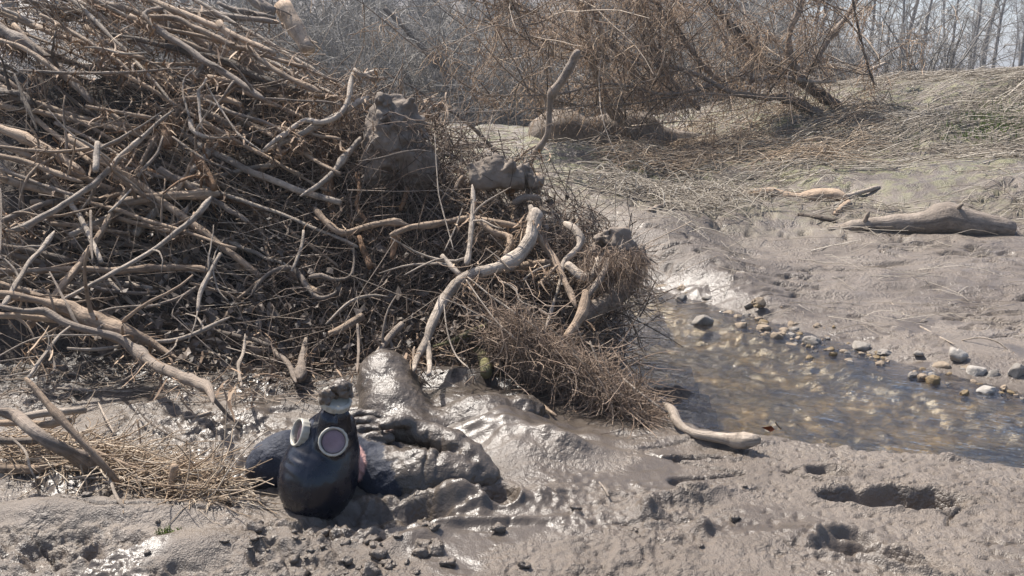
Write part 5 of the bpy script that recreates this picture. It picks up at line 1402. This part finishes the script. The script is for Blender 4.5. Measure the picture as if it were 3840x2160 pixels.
# snout ring with knurled edge
sn_c = Q(1258, 1497, 2.02)
sn_n = sn_c - Q(1232, 1600, 2.03)
nn, _, _ = frame(sn_n + np.array([0.01, -0.02, 0.0]))
V, q = lathe(sn_c - nn * 0.012, nn, [(0.0375, -0.004), (0.0405, 0.000), (0.0410, 0.004), (0.0410, 0.016), (0.0395, 0.019), (0.034, 0.020), (0.030, 0.018), (0.0, 0.016)], 72, np.array([0, 0, 1, 1, 0, 0, 0, 0.0]))
kid('snout_ring', V, q, None, RING, False)
def lump(name, pts, Yc, h, amp, mat, par, seed):
    C = [(P(u, v, Yc + dy), r) for u, v, dy, r in pts]
    lo = np.min([c - r for c, r in C], 0) - 0.02; hi = np.max([c + r for c, r in C], 0) + 0.02
    gg = grid(lo, hi, h); ff = None
    for c, r in C:
        d = np.linalg.norm(gg - c, axis=-1) - r
        ff = d if ff is None else smin(ff, d, 0.012)
    ff = ff + 1.0 * amp * f3(gg, 0.018, seed, 3, 0.65)
    V, q = surface_nets(ff, lo, h)
    o = build(name, V, q, None, mat); o.parent = par; o.matrix_parent_inverse = Matrix.Translation(-Vector(par.location))
    return o
lump('mud_clump', [(1268, 1440, 0.0, 0.016), (1290, 1458, 0.0, 0.020), (1262, 1462, 0.01, 0.018), (1303, 1475, 0.0, 0.014)], 2.02, 0.0035, 0.009, MUDLUMP, mask, 5)
lump('mud_clump', [(1218, 1482, -0.005, 0.015), (1212, 1500, -0.01, 0.013), (1232, 1470, 0.0, 0.012)], 2.0, 0.0035, 0.008, MUDLUMP, mask, 6)

# loose mud clods thrown up round the pit
cr_ = np.random.default_rng(15)
for i in range(60):
    if i < 40: u, v = cr_.uniform(950, 1700), cr_.uniform(1965, 2120)
    else: u, v = cr_.uniform(150, 2900), cr_.uniform(1750, 2140)
    c = PZ(u, v, 0.02)
    if stream_sd(c[0:1], c[1:2])[0] < 0.1: continue
    gz = float(ground(np.array([c[0]]), np.array([c[1]]))[0])
    r_ = 0.006 + 0.018 * cr_.random() ** 2
    V, q = stone_mesh(700 + i, r_ * 1.3, r_, r_ * 0.8, 0.7)
    V = V + 0.25 * r_ * f3(V, r_ * 0.7, i, 2)[:, None] * V / (np.linalg.norm(V, axis=1, keepdims=True) + 1e-6)
    o = build('mud_clod', V, q, None, MUD)
    o.location = (c[0], c[1], gz + r_ * 0.3)
    if i < 40: tag(o, 'crumbly mud clod on the churned lip in front of the mask', 'mud clod', 'clods on the pit lip')
    else: tag(o, 'small mud clod lying on the open foreground mud', 'mud clod', 'clods on the foreground mud')

# a bright tuft of moss at the lower left
mr_ = np.random.default_rng(8)
c = PZ(630, 2003, 0.03)
gz = float(ground(np.array([c[0]]), np.array([c[1]]))[0])
n = 90
pp = wander(np.column_stack([c[0] + mr_.normal(0, 0.012, n), c[1] + mr_.normal(0, 0.010, n), np.full(n, gz)]), mr_.normal(0, 0.5, (n, 3)) + np.array([0, 0, 1.0]), mr_.uniform(0.008, 0.02, n), 4, 0.3, mr_)
tag(join_tubes('moss_tuft', [tubes(pp, np.full((n, 1), 0.0014) * np.linspace(1, 0.5, 4), 3, tint=mr_.random(n))], GRASS), 'tiny yellow green moss tuft on the foreground mud', 'moss', kind='stuff')

# ------------------------------------------------------------------ far side of the stream: logs, the leaning tree, flattened reeds
def bank_Y(crop, pts, wd, sink=0.30):
    uv, sc = to_uv(crop, pts)
    ws = np.interp(np.linspace(0, 1, len(uv)), np.linspace(0, 1, np.size(wd)), np.atleast_1d(wd)) / sc
    yy = np.array([hit(u, v + w_ * (0.5 - sink)) for (u, v), w_ in zip(uv, ws)])
    x_ = np.arange(len(yy)); a_, b_ = np.polyfit(x_, yy, 1)
    return tuple(a_ * x_ + b_)
def log_thing(name, crop, pts, wd, mt, Y, lb, seed, S=20, bark=0.12, cat='log', dz=0.0):
    if Y == 'bank': Y = bank_Y(crop, pts, wd)
    o, pt, rd = traced(name, crop, pts, wd, mt, None, Y=Y, seed=seed, S=S, bark=bark, keep=False)
    return tag(o, lb, cat), pt, rd
log_thing('fallen_log', 6, [(150, 690), (250, 685), (420, 685), (560, 682), (720, 700), (960, 745)], [110, 150, 165, 165, 150, 120], 'b', 'bank', 'big fallen bark covered log lying level on the far bank', 301, 28, 0.10)
log_thing('fallen_log', 6, [(1150, 975), (1300, 965), (1450, 988), (1600, 978), (1700, 985)], [48, 58, 54, 56, 60], 't', 'bank', 'pale slim log lying in reeds on the far bank', 302)
DP = [(1668, 1142), (1750, 1122), (1850, 1118), (1950, 1116), (2050, 1116), (2130, 1106), (2200, 1098), (2280, 1108), (2360, 1124), (2440, 1138), (2520, 1144)]
DW = [44, 66, 70, 92, 108, 136, 156, 138, 110, 92, 70]
o, pt, rd = traced('driftwood_log', 6, DP, DW, 't', None, Y=bank_Y(6, DP, DW, 0.22), seed=303, keep=False, S=40, bark=0.06, knots=False)
for k_, (i_, d_) in enumerate([(0.16, (0.1, -0.5, 0.9)), (0.62, (0.3, -0.6, 0.7)), (0.03, (-1, -0.2, 0.1))]):
    j_ = int(i_ * len(pt)); d_ = np.array(d_) / np.linalg.norm(d_)
    sp_ = pt[j_] + d_ * rd[j_] * 0.6
    tube_obj('stub', np.stack([sp_ + d_ * s_ for s_ in np.linspace(0, 0.09, 6)])[None], np.array([[0.022, 0.020, 0.017, 0.015, 0.012, 0.006]]), W_LOG, o, 8, True, np.array([0.2]), 0.2, k_)
o.data.materials[0] = W_LOG
tag(o, 'big weathered driftwood log with a humped back on the far mud', 'log')
log_thing('buried_log', 4, [(930, 685), (1100, 662), (1320, 650)], [36, 48, 40], 'g', 'bank', 'half buried grey log behind the earth clod', 304)
log_thing('leaning_pole', 4, [(1990, -60), (1960, 0), (1880, 150), (1800, 250), (1772, 400), (1750, 580), (1680, 690), (1600, 845)], [60, 62, 60, 52, 44, 42, 42, 36], 'g', (6.3, 6.4, 6.5), 'bent grey branch standing upright in the middle distance', 305, 14, 0.08, 'branch')
log_thing('stick', 4, [(510, 90), (780, 240), (900, 330), (1030, 400), (1160, 490), (1280, 610), (1405, 745)], [12, 18, 22, 24, 26, 28, 28], 'g', (4.7, 5.6), 'thin branch slanting behind the earth clod', 306, 8, 0.08, 'stick')
log_thing('stick', 4, [(665, -10), (655, 170), (650, 330)], [8, 12, 12], 't', (4.4, 4.4), 'broken dry reed standing behind the clod', 307, 6, 0.05, 'reed')
log_thing('stick', 4, [(640, 155), (655, 200), (645, 260)], [8, 34, 10], 't', (4.38, 4.38), 'brown dry sheath hanging on the broken reed', 308, 8, 0.1, 'reed sheath')
log_thing('stick', 6, [(1620, 1000), (1700, 975), (1860, 930)], [14, 20, 22], 'p', 'bank', 'thin pale stick crossing the end of the slim log', 309, 8, 0.08, 'stick')
log_thing('stick', 6, [(850, 1010), (900, 960), (920, 930)], [22, 26, 20], 'g', 'bank', 'grey stub sticking up left of the slim log', 310, 8, 0.1, 'stick')
log_thing('stick', 6, [(710, 1050), (760, 1030), (830, 1010)], [26, 24, 16], 'g', 'bank', 'grey broken stub on the mud left of the slim log', 316, 8, 0.1, 'stick')
log_thing('stick', 6, [(1450, 1070), (1550, 1085), (1640, 1100)], [20, 26, 20], 'd', 'bank', 'dark crooked root on the mud left of the humped log', 311, 8, 0.1, 'root')
log_thing('stick', 6, [(1630, 1070), (1690, 1020), (1710, 1000)], [26, 30, 20], 't', 'bank', 'short tan stub at the end of the slim log', 312, 8, 0.1, 'stick')
log_thing('stick', 6, [(700, 1255), (850, 1235), (1000, 1228)], [6, 8, 6], 'g', 'bank', 'thin stick lying on the pale wet silt', 313, 6, 0.05, 'stick')
log_thing('stick', 6, [(350, 1140), (430, 1105), (540, 1100)], [10, 9, 6], 'd', (4.4, 4.6), 'thin dark stick arching over the silt behind the roots', 314, 6, 0.05, 'stick')
log_thing('stick', 6, [(975, 855), (1060, 835), (1180, 805)], [16, 18, 14], 'd', 'bank', 'dark stick lying in the reeds below the leaning tree', 315, 8, 0.1, 'stick')
log_thing('root_spray', 7, [(1500, 570), (1600, 660), (1700, 720), (1820, 780)], [6, 8, 8, 7], 'p', 'bank', 'long thin pale stem lying on the mud above the gravel', 317, 6, 0.05, 'stem')
log_thing('dry_stem', 7, [(1850, 760), (1950, 745), (2050, 780), (2110, 850)], [6, 8, 8, 6], 'p', (3.5, 3.35), 'bowed dry stem arching over the whitish boulders', 318, 6, 0.05, 'stem')
log_thing('dry_stem', 7, [(1910, 990), (2010, 900), (2110, 820)], [6, 8, 6], 't', (3.25, 3.35), 'yellow reed stem leaning beside the whitish boulders', 319, 6, 0.05, 'reed')
# driftwood at the near water edge
def near_wood(name, crop, pts, wd, mt, gz, lb, seed, cat):
    o, pt, rd = traced(name, crop, pts, wd, mt, None, ground_z=gz, seed=seed, keep=False, S=12, bark=0.14)
    tag(o, lb, cat)
near_wood('driftwood', 7, [(375, 1065), (420, 1100), (445, 1160), (520, 1215), (620, 1235), (720, 1250), (800, 1255), (855, 1250)], [14, 40, 44, 40, 50, 56, 60, 70], 'p', (0.03, 0.02, 0.02, 0.035), 'bleached bone like driftwood at the near water edge', 330, 'driftwood')
near_wood('straw', 7, [(170, 940), (290, 1040), (400, 1115)], [9, 11, 10], 'p', (0.10, 0.06, 0.03), 'straight pale straw bridging from root mat to driftwood', 331, 'straw')
near_wood('splinter', 3, [(3960, 1540), (4060, 1590), (4200, 1690)], [26, 40, 14], 't', (0.03, 0.02), 'curled tan bark splinter at the tip of the root mat', 332, 'bark splinter')
near_wood('twig', 7, [(960, 1195), (945, 1180), (930, 1160)], [8, 8, 6], 'p', (-0.05, 0.0), 'tiny pale twig sticking out of the stream', 333, 'twig')
near_wood('straw', 8, [(4020, 820), (4060, 870), (4085, 915)], [14, 14, 12], 'p', (0.01, 0.01), 'pale straw lying over the rim of the boot print', 334, 'straw')
# russet leaf in the water
V, T = leaf_mesh(np.array([PZ(2883, 1608, WZ + 0.02)]), np.array([0.022]), np.random.default_rng(3))
tag(build('leaf', V, None, T, tint_material('russet_leaf', [(0.0, (0.20, 0.05, 0.02)), (1.0, (0.28, 0.08, 0.03))]), None, False, {'tint': np.full(7, 0.5)}), 'single russet leaf caught in the stream', 'leaf')

# --- the leaning tree with flood debris
tree = empty('leaning_tree', P(3000, 420, 9.3), 'leaning bare shrubby tree hung with rusty flood debris on the far bank', 'tree')
LIMBS = [
    ([(1660, 545), (1590, 490), (1500, 430), (1430, 385), (1340, 350), (1280, 300), (1200, 210), (1100, 110), (1000, 0), (930, -80)], [66, 62, 56, 46, 38, 36, 34, 30, 26, 22], (9.3, 9.0), 'd'),
    ([(1590, 585), (1500, 540), (1400, 490), (1300, 485), (1200, 475), (1100, 450), (950, 375), (800, 330), (600, 310), (400, 270), (200, 210), (0, 150)], [50, 46, 40, 34, 30, 28, 24, 20, 18, 15, 12, 8], (9.2, 8.0), 'g'),
    ([(1480, 400), (1440, 340), (1405, 250), (1410, 160), (1450, 60), (1490, -40)], [44, 40, 36, 34, 30, 26], (9.0, 8.9), 'g'),
    ([(960, 545), (900, 490), (850, 440), (790, 370), (740, 300), (690, 190), (660, 60), (650, -40)], [34, 32, 28, 26, 24, 22, 20, 16], (8.8, 8.6), 'g'),
    ([(620, 660), (590, 620), (540, 560), (480, 470), (440, 350), (410, 220), (390, 100), (350, -20)], [56, 54, 48, 42, 38, 34, 34, 36], (8.6, 8.4), 'g'),
    ([(720, 420), (640, 370), (560, 260), (480, 160), (430, 60), (380, -30)], [34, 30, 28, 26, 22, 20], (8.6, 8.3), 'g'),
    ([(1080, 420), (980, 330), (900, 220), (830, 130), (760, 40), (720, -40)], [26, 24, 22, 18, 16, 14], (8.9, 8.6), 'g'),
    ([(1460, 400), (1520, 330), (1600, 200), (1680, 100), (1730, 20), (1760, -50)], [40, 36, 32, 30, 28, 26], (9.1, 9.3), 'g'),
    ([(1830, 420), (1800, 330), (1770, 220), (1740, 90), (1720, -20)], [12, 12, 12, 10, 8], (9.0, 9.0), 'd'),
    ([(1640, 405), (1500, 405), (1350, 380), (1240, 400), (1130, 380)], [20, 22, 20, 18, 14], (8.9, 8.8), 'p'),
    ([(1770, 370), (1830, 340), (1885, 315)], [16, 18, 18], (9.2, 9.3), 'p'),
    ([(1250, 120), (1240, 250), (1210, 420)], [14, 16, 14], (8.9, 8.8), 'g'),
    ([(770, -20), (760, 120), (765, 260), (760, 330)], [14, 16, 16, 14], (8.6, 8.6), 'g'),
    ([(1040, 425), (800, 470), (560, 420), (430, 430), (240, 470), (0, 475), (-120, 480)], [18, 16, 14, 13, 12, 9, 6], (8.6, 7.4), 'g'),
    ([(860, 470), (600, 520), (300, 520), (120, 560)], [12, 10, 8, 5], (8.5, 7.6), 'g'),
    ([(420, 270), (300, 290), (180, 250), (60, 170), (-60, 130)], [12, 10, 8, 6, 4], (8.2, 7.6), 'g'),
    ([(540, 310), (400, 200), (250, 120), (100, 60), (-100, 40)], [14, 12, 10, 8, 5], (8.3, 7.8), 'g'),
]
limb_pts = []
for i, (pts, wd, Yv, mt) in enumerate(LIMBS):
    o, pt, rd = traced('trunk' if i in (0, 4) else 'limb', 6, pts, wd, mt, tree, Y=Yv, seed=400 + i, keep=False, S=10)
    limb_pts.append(np.column_stack([pt, rd]))
LP = np.concatenate(limb_pts)
lr = np.random.default_rng(44)
def shoots(base, n, dirs, lmin, lmax, K, rmin, rmax, curl, droop, S=4):
    i = lr.integers(0, len(base), n)
    p = base[i, :3]
    L = lr.uniform(lmin, lmax, n)
    pts = wander(p, dirs(n, i), L, K, curl, lr, droop)
    r = lr.uniform(rmin, rmax, n)
    return pts, r[:, None] * np.linspace(1, 0.35, K), lr.random(n)
up = lambda n, i: np.stack([lr.normal(-0.45, 0.7, n), lr.normal(-0.2, 0.6, n), lr.normal(0.55, 0.6, n)], 1)
p1_, r1_, t1_ = shoots(LP, 260, up, 0.4, 1.9, 9, 0.004, 0.010, 0.09, -0.01)
for k in range(0, 260, 26):                        # sprays of side branches, a part each
    tube_obj('side_branches', p1_[k:k + 26], r1_[k:k + 26], TWIG, tree, 5, False, t1_[k:k + 26])['kind'] = 'stuff'
flat1 = np.column_stack([p1_[:, 3:].reshape(-1, 3), np.zeros(260 * 6)])
p2__, r2_, t2_ = shoots(flat1, 900, lambda n, i: lr.normal(size=(n, 3)) + np.array([-0.3, 0, 0.2]), 0.15, 0.75, 6, 0.0022, 0.005, 0.14, 0.0)
tube_obj('twigs', p2__, r2_, TWIG, tree, 3, False, t2_)['kind'] = 'stuff'
# rusty strands draped on it
al_ = np.concatenate([LP[:, :3], flat1[:, :3], p2__[::2, 2]])
al_ = al_[(al_[:, 2] < 2.6)]
seeds = al_[lr.integers(0, len(al_), 230)]
n = 5200
b_ = seeds[lr.integers(0, 230, n)] + lr.normal(0, 1, (n, 3)) * np.array([0.07, 0.07, 0.06])
n2_ = 1500
b_ = np.concatenate([b_, al_[lr.integers(0, len(al_), n2_)]])
n = len(b_)
dr = lr.normal(size=(n, 3)) * np.array([0.9, 0.7, 0.5]); dr[:, 2] -= 0.6
pts = wander(b_, dr, lr.uniform(0.07, 0.36, n), 5, 0.22, lr, 0.14)
gz = ground(pts[:, :, 0].ravel(), pts[:, :, 1].ravel(), False).reshape(n, 5)
pts[..., 2] = np.maximum(pts[..., 2], gz + 0.01)
tag(join_tubes('hanging_dry_grass', [tubes(pts, lr.uniform(0.0018, 0.0045, n)[:, None] * np.linspace(1, 0.5, 5), 3, tint=lr.random(n))], TREEGRASS),
    'rusty dry grass draped over the leaning tree', 'dry grass', kind='stuff')

# --- reeds combed flat over the far bank
rr2 = np.random.default_rng(63)
def ground_pts(n, ur, vr, dens):
    """scatter over the bank by column and distance"""
    out = []
    while sum(len(a) for a in out) < n:
        u = rr2.uniform(*ur, n * 2); Yd = rr2.uniform(*vr, n * 2)
        x = (u - 1920) / FPX * (Yd * CP + 0.2)
        m_ = rr2.random(n * 2) < dens(u, Yd)
        out.append(np.column_stack([x[m_], Yd[m_]]))
    return np.concatenate(out)[:n]
def reed_obj(name, xy, L, ang, rmin, rmax, mat, label, lift=0.02, K=6, cat='reeds', S=3, curl=0.07):
    n = len(xy)
    p = np.column_stack([xy, np.zeros(n)])
    d = np.stack([np.cos(ang), np.sin(ang), np.zeros(n)], 1)
    pts = wander(p - d * L[:, None] / 2, d, L, K, curl, rr2)
    gz = ground(pts[:, :, 0].ravel(), pts[:, :, 1].ravel(), True).reshape(n, K)
    base = np.maximum.reduce([gz[:, :1].repeat(K, 1) * 0, gz]) if False else gz
    arch = np.abs(rr2.normal(0, lift, n))[:, None] * np.sin(np.linspace(0.15, 3.0, K))[None] + rr2.uniform(0.0, lift, n)[:, None]
    sm = (gz + np.roll(gz, 1, 1) + np.roll(gz, -1, 1)) / 3; sm[:, 0] = gz[:, 0]; sm[:, -1] = gz[:, -1]
    pts[..., 2] = np.maximum(sm, gz) + arch + rmax
    r = rr2.uniform(rmin, rmax, n)
    o = join_tubes(name, [tubes(pts, r[:, None] * np.linspace(1, 0.6, K), S, tint=rr2.random(n))], mat)
    return tag(o, label, cat, kind='stuff')
clump = lambda u, Y_: smooth(-0.15, 0.35, f2(u / 500.0, Y_, 0.9, 301, 2))
xy = ground_pts(2800, (2500, 4300), (6.6, 11.0), lambda u, Y_: smooth(2500, 3100, u) * (0.35 + 0.65 * clump(u, Y_)) * (0.35 + 0.65 * smooth(6.6, 8.6, Y_)))
reed_obj('flattened_reeds', xy, rr2.uniform(0.2, 0.9, len(xy)), rr2.normal(0.05, 0.42, len(xy)), 0.0022, 0.0048, REED, 'pale reeds combed flat over the crest of the far bank', 0.03)
xy = ground_pts(1500, (1500, 4200), (5.0, 9.2), lambda u, Y_: clump(u, Y_) * smooth(4.9, 6.0, Y_) + 0.04)
reed_obj('scattered_reeds', xy, rr2.uniform(0.12, 0.6, len(xy)), rr2.normal(0.0, 0.7, len(xy)), 0.0018, 0.0040, REED, 'loose pale reed stems strewn across the far bank slope', 0.03)
xy = ground_pts(650, (2250, 2900), (5.6, 7.0), lambda u, Y_: 0.1 + 0.9 * np.exp(-((Y_ - 6.25) / 0.35) ** 2) * smooth(2900, 2650, u))
reed_obj('reed_wrack', xy, rr2.uniform(0.1, 0.5, len(xy)), rr2.uniform(-1.6, 1.6, len(xy)), 0.0018, 0.0042, REED, 'tangled band of reed wrack left of the slim log', 0.05)
xy = ground_pts(1200, (2300, 3250), (7.0, 9.6), lambda u, Y_: 0.15 + 0.85 * clump(u, Y_))
reed_obj('reed_thatch', xy, rr2.uniform(0.15, 0.8, len(xy)), rr2.normal(0.1, 0.6, len(xy)), 0.0022, 0.005, STRAW, 'brown reed thatch lying beneath the leaning tree', 0.06)
xy = ground_pts(170, (2500, 4200), (3.5, 5.2), lambda u, Y_: 0.5)
xy = xy[stream_sd(xy[:, 0], xy[:, 1]) > 0.12]
reed_obj('loose_stems', xy, rr2.uniform(0.05, 0.35, len(xy)), rr2.normal(-0.2, 0.8, len(xy)), 0.0010, 0.0022, REED, 'few pale stems lying loose on the far mud flat', 0.012)
# straw heap at lower left
n = 900
c = PZ(np.interp(rr2.random(n), [0, 1], [60, 820]), 0, 0) if False else None
uu_ = rr2.uniform(20, 860, n); vv_ = np.interp(uu_, [0, 400, 860], [1690, 1745, 1860]) + rr2.normal(0, 38, n)
p = np.array([PZ(a, b, 0.02) for a, b in zip(uu_, vv_)])
L = rr2.uniform(0.05, 0.26, n)
dr = np.stack([rr2.normal(0.8, 0.5, n), rr2.normal(-0.1, 0.5, n), rr2.normal(0.0, 0.25, n)], 1)
pts = wander(p - dr * 0.05, dr, L, 6, 0.16, rr2, 0.02)
gz = ground(pts[:, :, 0].ravel(), pts[:, :, 1].ravel(), True).reshape(n, 6)
pts[..., 2] = np.maximum(pts[..., 2] + rr2.uniform(0, 0.05, n)[:, None], gz + 0.003)
tag(join_tubes('straw_heap', [tubes(pts, rr2.uniform(0.0008, 0.0026, n)[:, None] * np.linspace(1, 0.6, 6), 4, tint=0.2 + 0.8 * rr2.random(n))], STRAW), 'yellowish broken straw strewn on the mud at lower left', 'straw', kind='stuff')
# litter on the shaded mud in front of the heap
n = 520
uu_ = rr2.uniform(-50, 1250, n); vv_ = rr2.uniform(1230, 1480, n) + 0.06 * np.maximum(uu_ - 600, 0)
p = np.array([PZ(a, b, 0.012) for a, b in zip(uu_, vv_)])
dr = np.stack([rr2.normal(0, 1, n), rr2.normal(0, 0.7, n), rr2.normal(0, 0.1, n)], 1)
pts = wander(p, dr, rr2.uniform(0.04, 0.28, n), 6, 0.16, rr2)
gz = ground(pts[:, :, 0].ravel(), pts[:, :, 1].ravel(), True).reshape(n, 6)
pts[..., 2] = gz + 0.004 + np.abs(pts[..., 2] - 0.012) * 0.3
tag(join_tubes('twig_litter', [tubes(pts, rr2.uniform(0.0009, 0.0026, n)[:, None] * np.linspace(1, 0.5, 6), 4, tint=0.2 + 0.8 * rr2.random(n) ** 1.5)], TWIG), 'fine twig litter on the shaded mud before the heap', 'twigs', kind='stuff')
# sparse green shoots on the far slope
xy = ground_pts(900, (3350, 3840), (7.4, 9.0), lambda u, Y_: np.exp(-((u - 3700) / 130) ** 2 - ((Y_ - 8.2) / 0.5) ** 2) + 0.03)
n = len(xy)
p = np.column_stack([xy, ground(xy[:, 0], xy[:, 1], True)])
pts = wander(p, np.stack([rr2.normal(0, .5, n), rr2.normal(0, .5, n), np.ones(n)], 1), rr2.uniform(0.03, 0.10, n), 4, 0.2, rr2)
tag(join_tubes('green_shoots', [tubes(pts, np.full((n, 1), 0.006) * np.linspace(1, 0.3, 4), 3, tint=rr2.random(n))], GRASS), 'sparse green grass shoots on the far slope', 'grass', kind='stuff')

# ------------------------------------------------------------------ far bank brush and wood
fr_ = np.random.default_rng(101)
def shrub_mesh(seed, hgt=2.6, nst=38):
    r = np.random.default_rng(seed)
    n = nst
    p = np.column_stack([r.normal(0, 0.35, n), r.normal(0, 0.3, n), np.zeros(n)])
    d = np.column_stack([r.normal(0, 0.45, n), r.normal(0, 0.45, n), np.ones(n)])
    s1 = wander(p, d, r.uniform(0.6, 1.0, n) * hgt, 8, 0.10, r, 0.03)
    a = tubes(s1, r.uniform(0.010, 0.026, n)[:, None] * np.linspace(1, 0.35, 8), 4, tint=r.random(n) * 0.6)
    n2_ = nst * 9
    i = r.integers(0, n, n2_); j = r.integers(2, 8, n2_)
    d2 = r.normal(size=(n2_, 3)) + np.array([0, 0, 0.1])
    s2 = wander(s1[i, j], d2, r.uniform(0.25, 0.9, n2_), 5, 0.16, r, 0.03)
    b = tubes(s2, r.uniform(0.005, 0.011, n2_)[:, None] * np.linspace(1, 0.4, 5), 3, tint=r.random(n2_))
    n3_ = n2_ * 2
    i = r.integers(0, n2_, n3_); j = r.integers(1, 5, n3_)
    s3 = wander(s2[i, j], r.normal(size=(n3_, 3)), r.uniform(0.12, 0.45, n3_), 4, 0.2, r, 0.03)
    c = tubes(s3, r.uniform(0.003, 0.006, n3_)[:, None] * np.linspace(1, 0.5, 4), 3, tint=r.random(n3_))
    return [a], [b, c]
def tree_mesh(seed, hgt, r0, lean=0.0, clear=0.45):
    r = np.random.default_rng(seed)
    K = 16
    t = wander(np.zeros((1, 3)), np.array([[lean, 0, 1.0]]), np.array([hgt]), K, 0.035, r, -0.01)
    tr = tubes(t, (r0 * (1 - 0.8 * np.linspace(0, 1, K)))[None], 8, tint=np.array([0.2]))
    n1 = 34
    j = r.integers(int(K * clear * 0.5), K, n1)
    an = r.uniform(0, 6.28, n1)
    d = np.column_stack([np.cos(an), np.sin(an), r.uniform(0.4, 1.2, n1)])
    L1 = hgt * r.uniform(0.12, 0.32, n1) * (1.2 - j / K * 0.6)
    b1 = wander(t[0, j], d, L1, 8, 0.12, r, -0.015)
    B1 = tubes(b1, (r0 * r.uniform(0.14, 0.30, n1))[:, None] * np.linspace(1, 0.25, 8), 5, tint=r.random(n1) * 0.5)
    n2_ = n1 * 8
    i = r.integers(0, n1, n2_); j = r.integers(2, 8, n2_)
    b2 = wander(b1[i, j], r.normal(size=(n2_, 3)) + np.array([0, 0, 0.5]), hgt * r.uniform(0.04, 0.13, n2_), 6, 0.14, r, -0.01)
    B2 = tubes(b2, r.uniform(0.008, 0.018, n2_)[:, None] * np.linspace(1, 0.4, 6), 3, tint=r.random(n2_))
    n3_ = n2_ * 3
    i = r.integers(0, n2_, n3_); j = r.integers(1, 6, n3_)
    b3 = wander(b2[i, j], r.normal(size=(n3_, 3)) + np.array([0, 0, 0.3]), hgt * r.uniform(0.02, 0.07, n3_), 4, 0.16, r)
    B3 = tubes(b3, r.uniform(0.004, 0.009, n3_)[:, None] * np.linspace(1, 0.5, 4), 3, tint=r.random(n3_))
    return [tr], [B1, B2, B3]
def proto(name, meshes, matA, matB, pa, pb):
    root = bpy.data.objects.new(name, None); root.empty_display_size = 0.2
    a = join_tubes(pa, meshes[0], matA); b = join_tubes(pb, meshes[1], matB)
    a.parent = root; b.parent = root
    return root, [a, b]
def place(pr, loc, rz, sc, label, cat, group, first):
    root, kids = pr
    if first: r_ = root; ks = kids
    else:
        r_ = root.copy(); ks = [k_.copy() for k_ in kids]
        for k_ in ks: COL.objects.link(k_); k_.parent = r_
    COL.objects.link(r_)
    r_.location = tuple(float(c) for c in loc); r_.rotation_euler = (0, 0, float(rz)); r_.scale = (sc, sc, sc)
    tag(r_, label, cat, group)
    return r_
SHR = [proto('bare_shrub', shrub_mesh(500 + k), FARTWIG, FARTWIG, 'stems', 'twigs') for k in range(4)]
TRE = [proto('bare_tree', tree_mesh(600 + k, h_, r_, l_, c_), BARK_FAR, FARTWIG, 'trunk', 'crown') for k, (h_, r_, l_, c_) in
       enumerate([(10, 0.13, 0.0, 0.3), (11, 0.17, 0.08, 0.4), (9, 0.10, -0.1, 0.2), (10, 0.15, 0.12, 0.25), (12, 0.20, -0.04, 0.45)])]
def gz1(x, y): return float(ground(np.array([x]), np.array([y]), False)[0])
seen = set()
for i in range(58):
    Yd = fr_.uniform(18.2, 25.5)
    u = fr_.uniform(500, 2750)
    x = (u - 1920) / FPX * Yd
    k = i % 4
    place(SHR[k], (x, Yd, gz1(x, Yd) - 0.05), fr_.uniform(0, 6.28), fr_.uniform(0.75, 1.25), 'grey bare shrub in the thicket on the bank across the river', 'shrub', 'shrubs across the river', k not in seen)
    seen.add(k)
seen_t = set()
for i in range(92):
    Yd = 26 + 44 * fr_.random() ** 1.1
    u = fr_.uniform(-100, 2800)
    x = (u - 1920) / FPX * Yd
    k = i % 5
    place(TRE[k], (x, Yd, gz1(x, Yd) - 0.1), fr_.uniform(0, 6.28), fr_.uniform(0.7, 1.15), 'slim bare tree in the grey wood across the river', 'tree', 'trees across the river', k not in seen_t)
    seen_t.add(k)
for i in range(42):
    Yd = fr_.uniform(34, 75)
    u = 2750 + 1300 * fr_.random() ** 1.3
    x = (u - 1920) / FPX * Yd
    k = i % 5
    place(TRE[k], (x, Yd, gz1(x, Yd) - 0.1), fr_.uniform(0, 6.28), fr_.uniform(0.4, 0.75), 'bare tree against the white sky beyond the reed crest', 'tree', 'trees beyond the crest', False)
for i in range(14):
    Yd = fr_.uniform(16, 34)
    u = 2650 + 900 * fr_.random() ** 1.6
    x = (u - 1920) / FPX * Yd
    place(SHR[i % 4], (x, Yd, gz1(x, Yd) - 0.05), fr_.uniform(0, 6.28), fr_.uniform(0.6, 1.0), 'bare bush behind the reed covered crest', 'shrub', 'bushes behind the crest', False)
# one dark leaning trunk on the far bank
lt = empty('leaning_far_tree', P(1640, 430, 18.5), 'dark leaning trunk rising from the shaded bank across the river', 'tree')
traced('trunk', 2, [(2900, 60), (3170, 330), (3330, 500), (3420, 650), (3560, 860)], [36, 46, 56, 66, 80], 'd', lt, Y=(19, 18.5), seed=900, keep=False, S=10)

# ------------------------------------------------------------------ the hazy spring air
hz = M('spring_haze')
hz.n.remove(hz.b)
pv = hz.node('ShaderNodeVolumePrincipled')
pv.inputs['Color'].default_value = (0.86, 0.92, 1.0, 1)
pv.inputs['Density'].default_value = 0.0019
pv.inputs['Anisotropy'].default_value = 0.3
hz.link(pv.outputs[0], hz.n['Material Output'].inputs['Volume'])
x0, x1, y0, y1, z0, z1 = -620, 620, -8, 420, -3.0, 24.0
V = [(x, y, z) for x in (x0, x1) for y in (y0, y1) for z in (z0, z1)]
hb = build('haze', V, [(0, 1, 3, 2), (4, 6, 7, 5), (0, 4, 5, 1), (2, 3, 7, 6), (0, 2, 6, 4), (1, 5, 7, 3)], None, hz.m, None, False)
tag(hb, 'thin pale haze in the air over the whole riverbank', 'haze', kind='stuff')
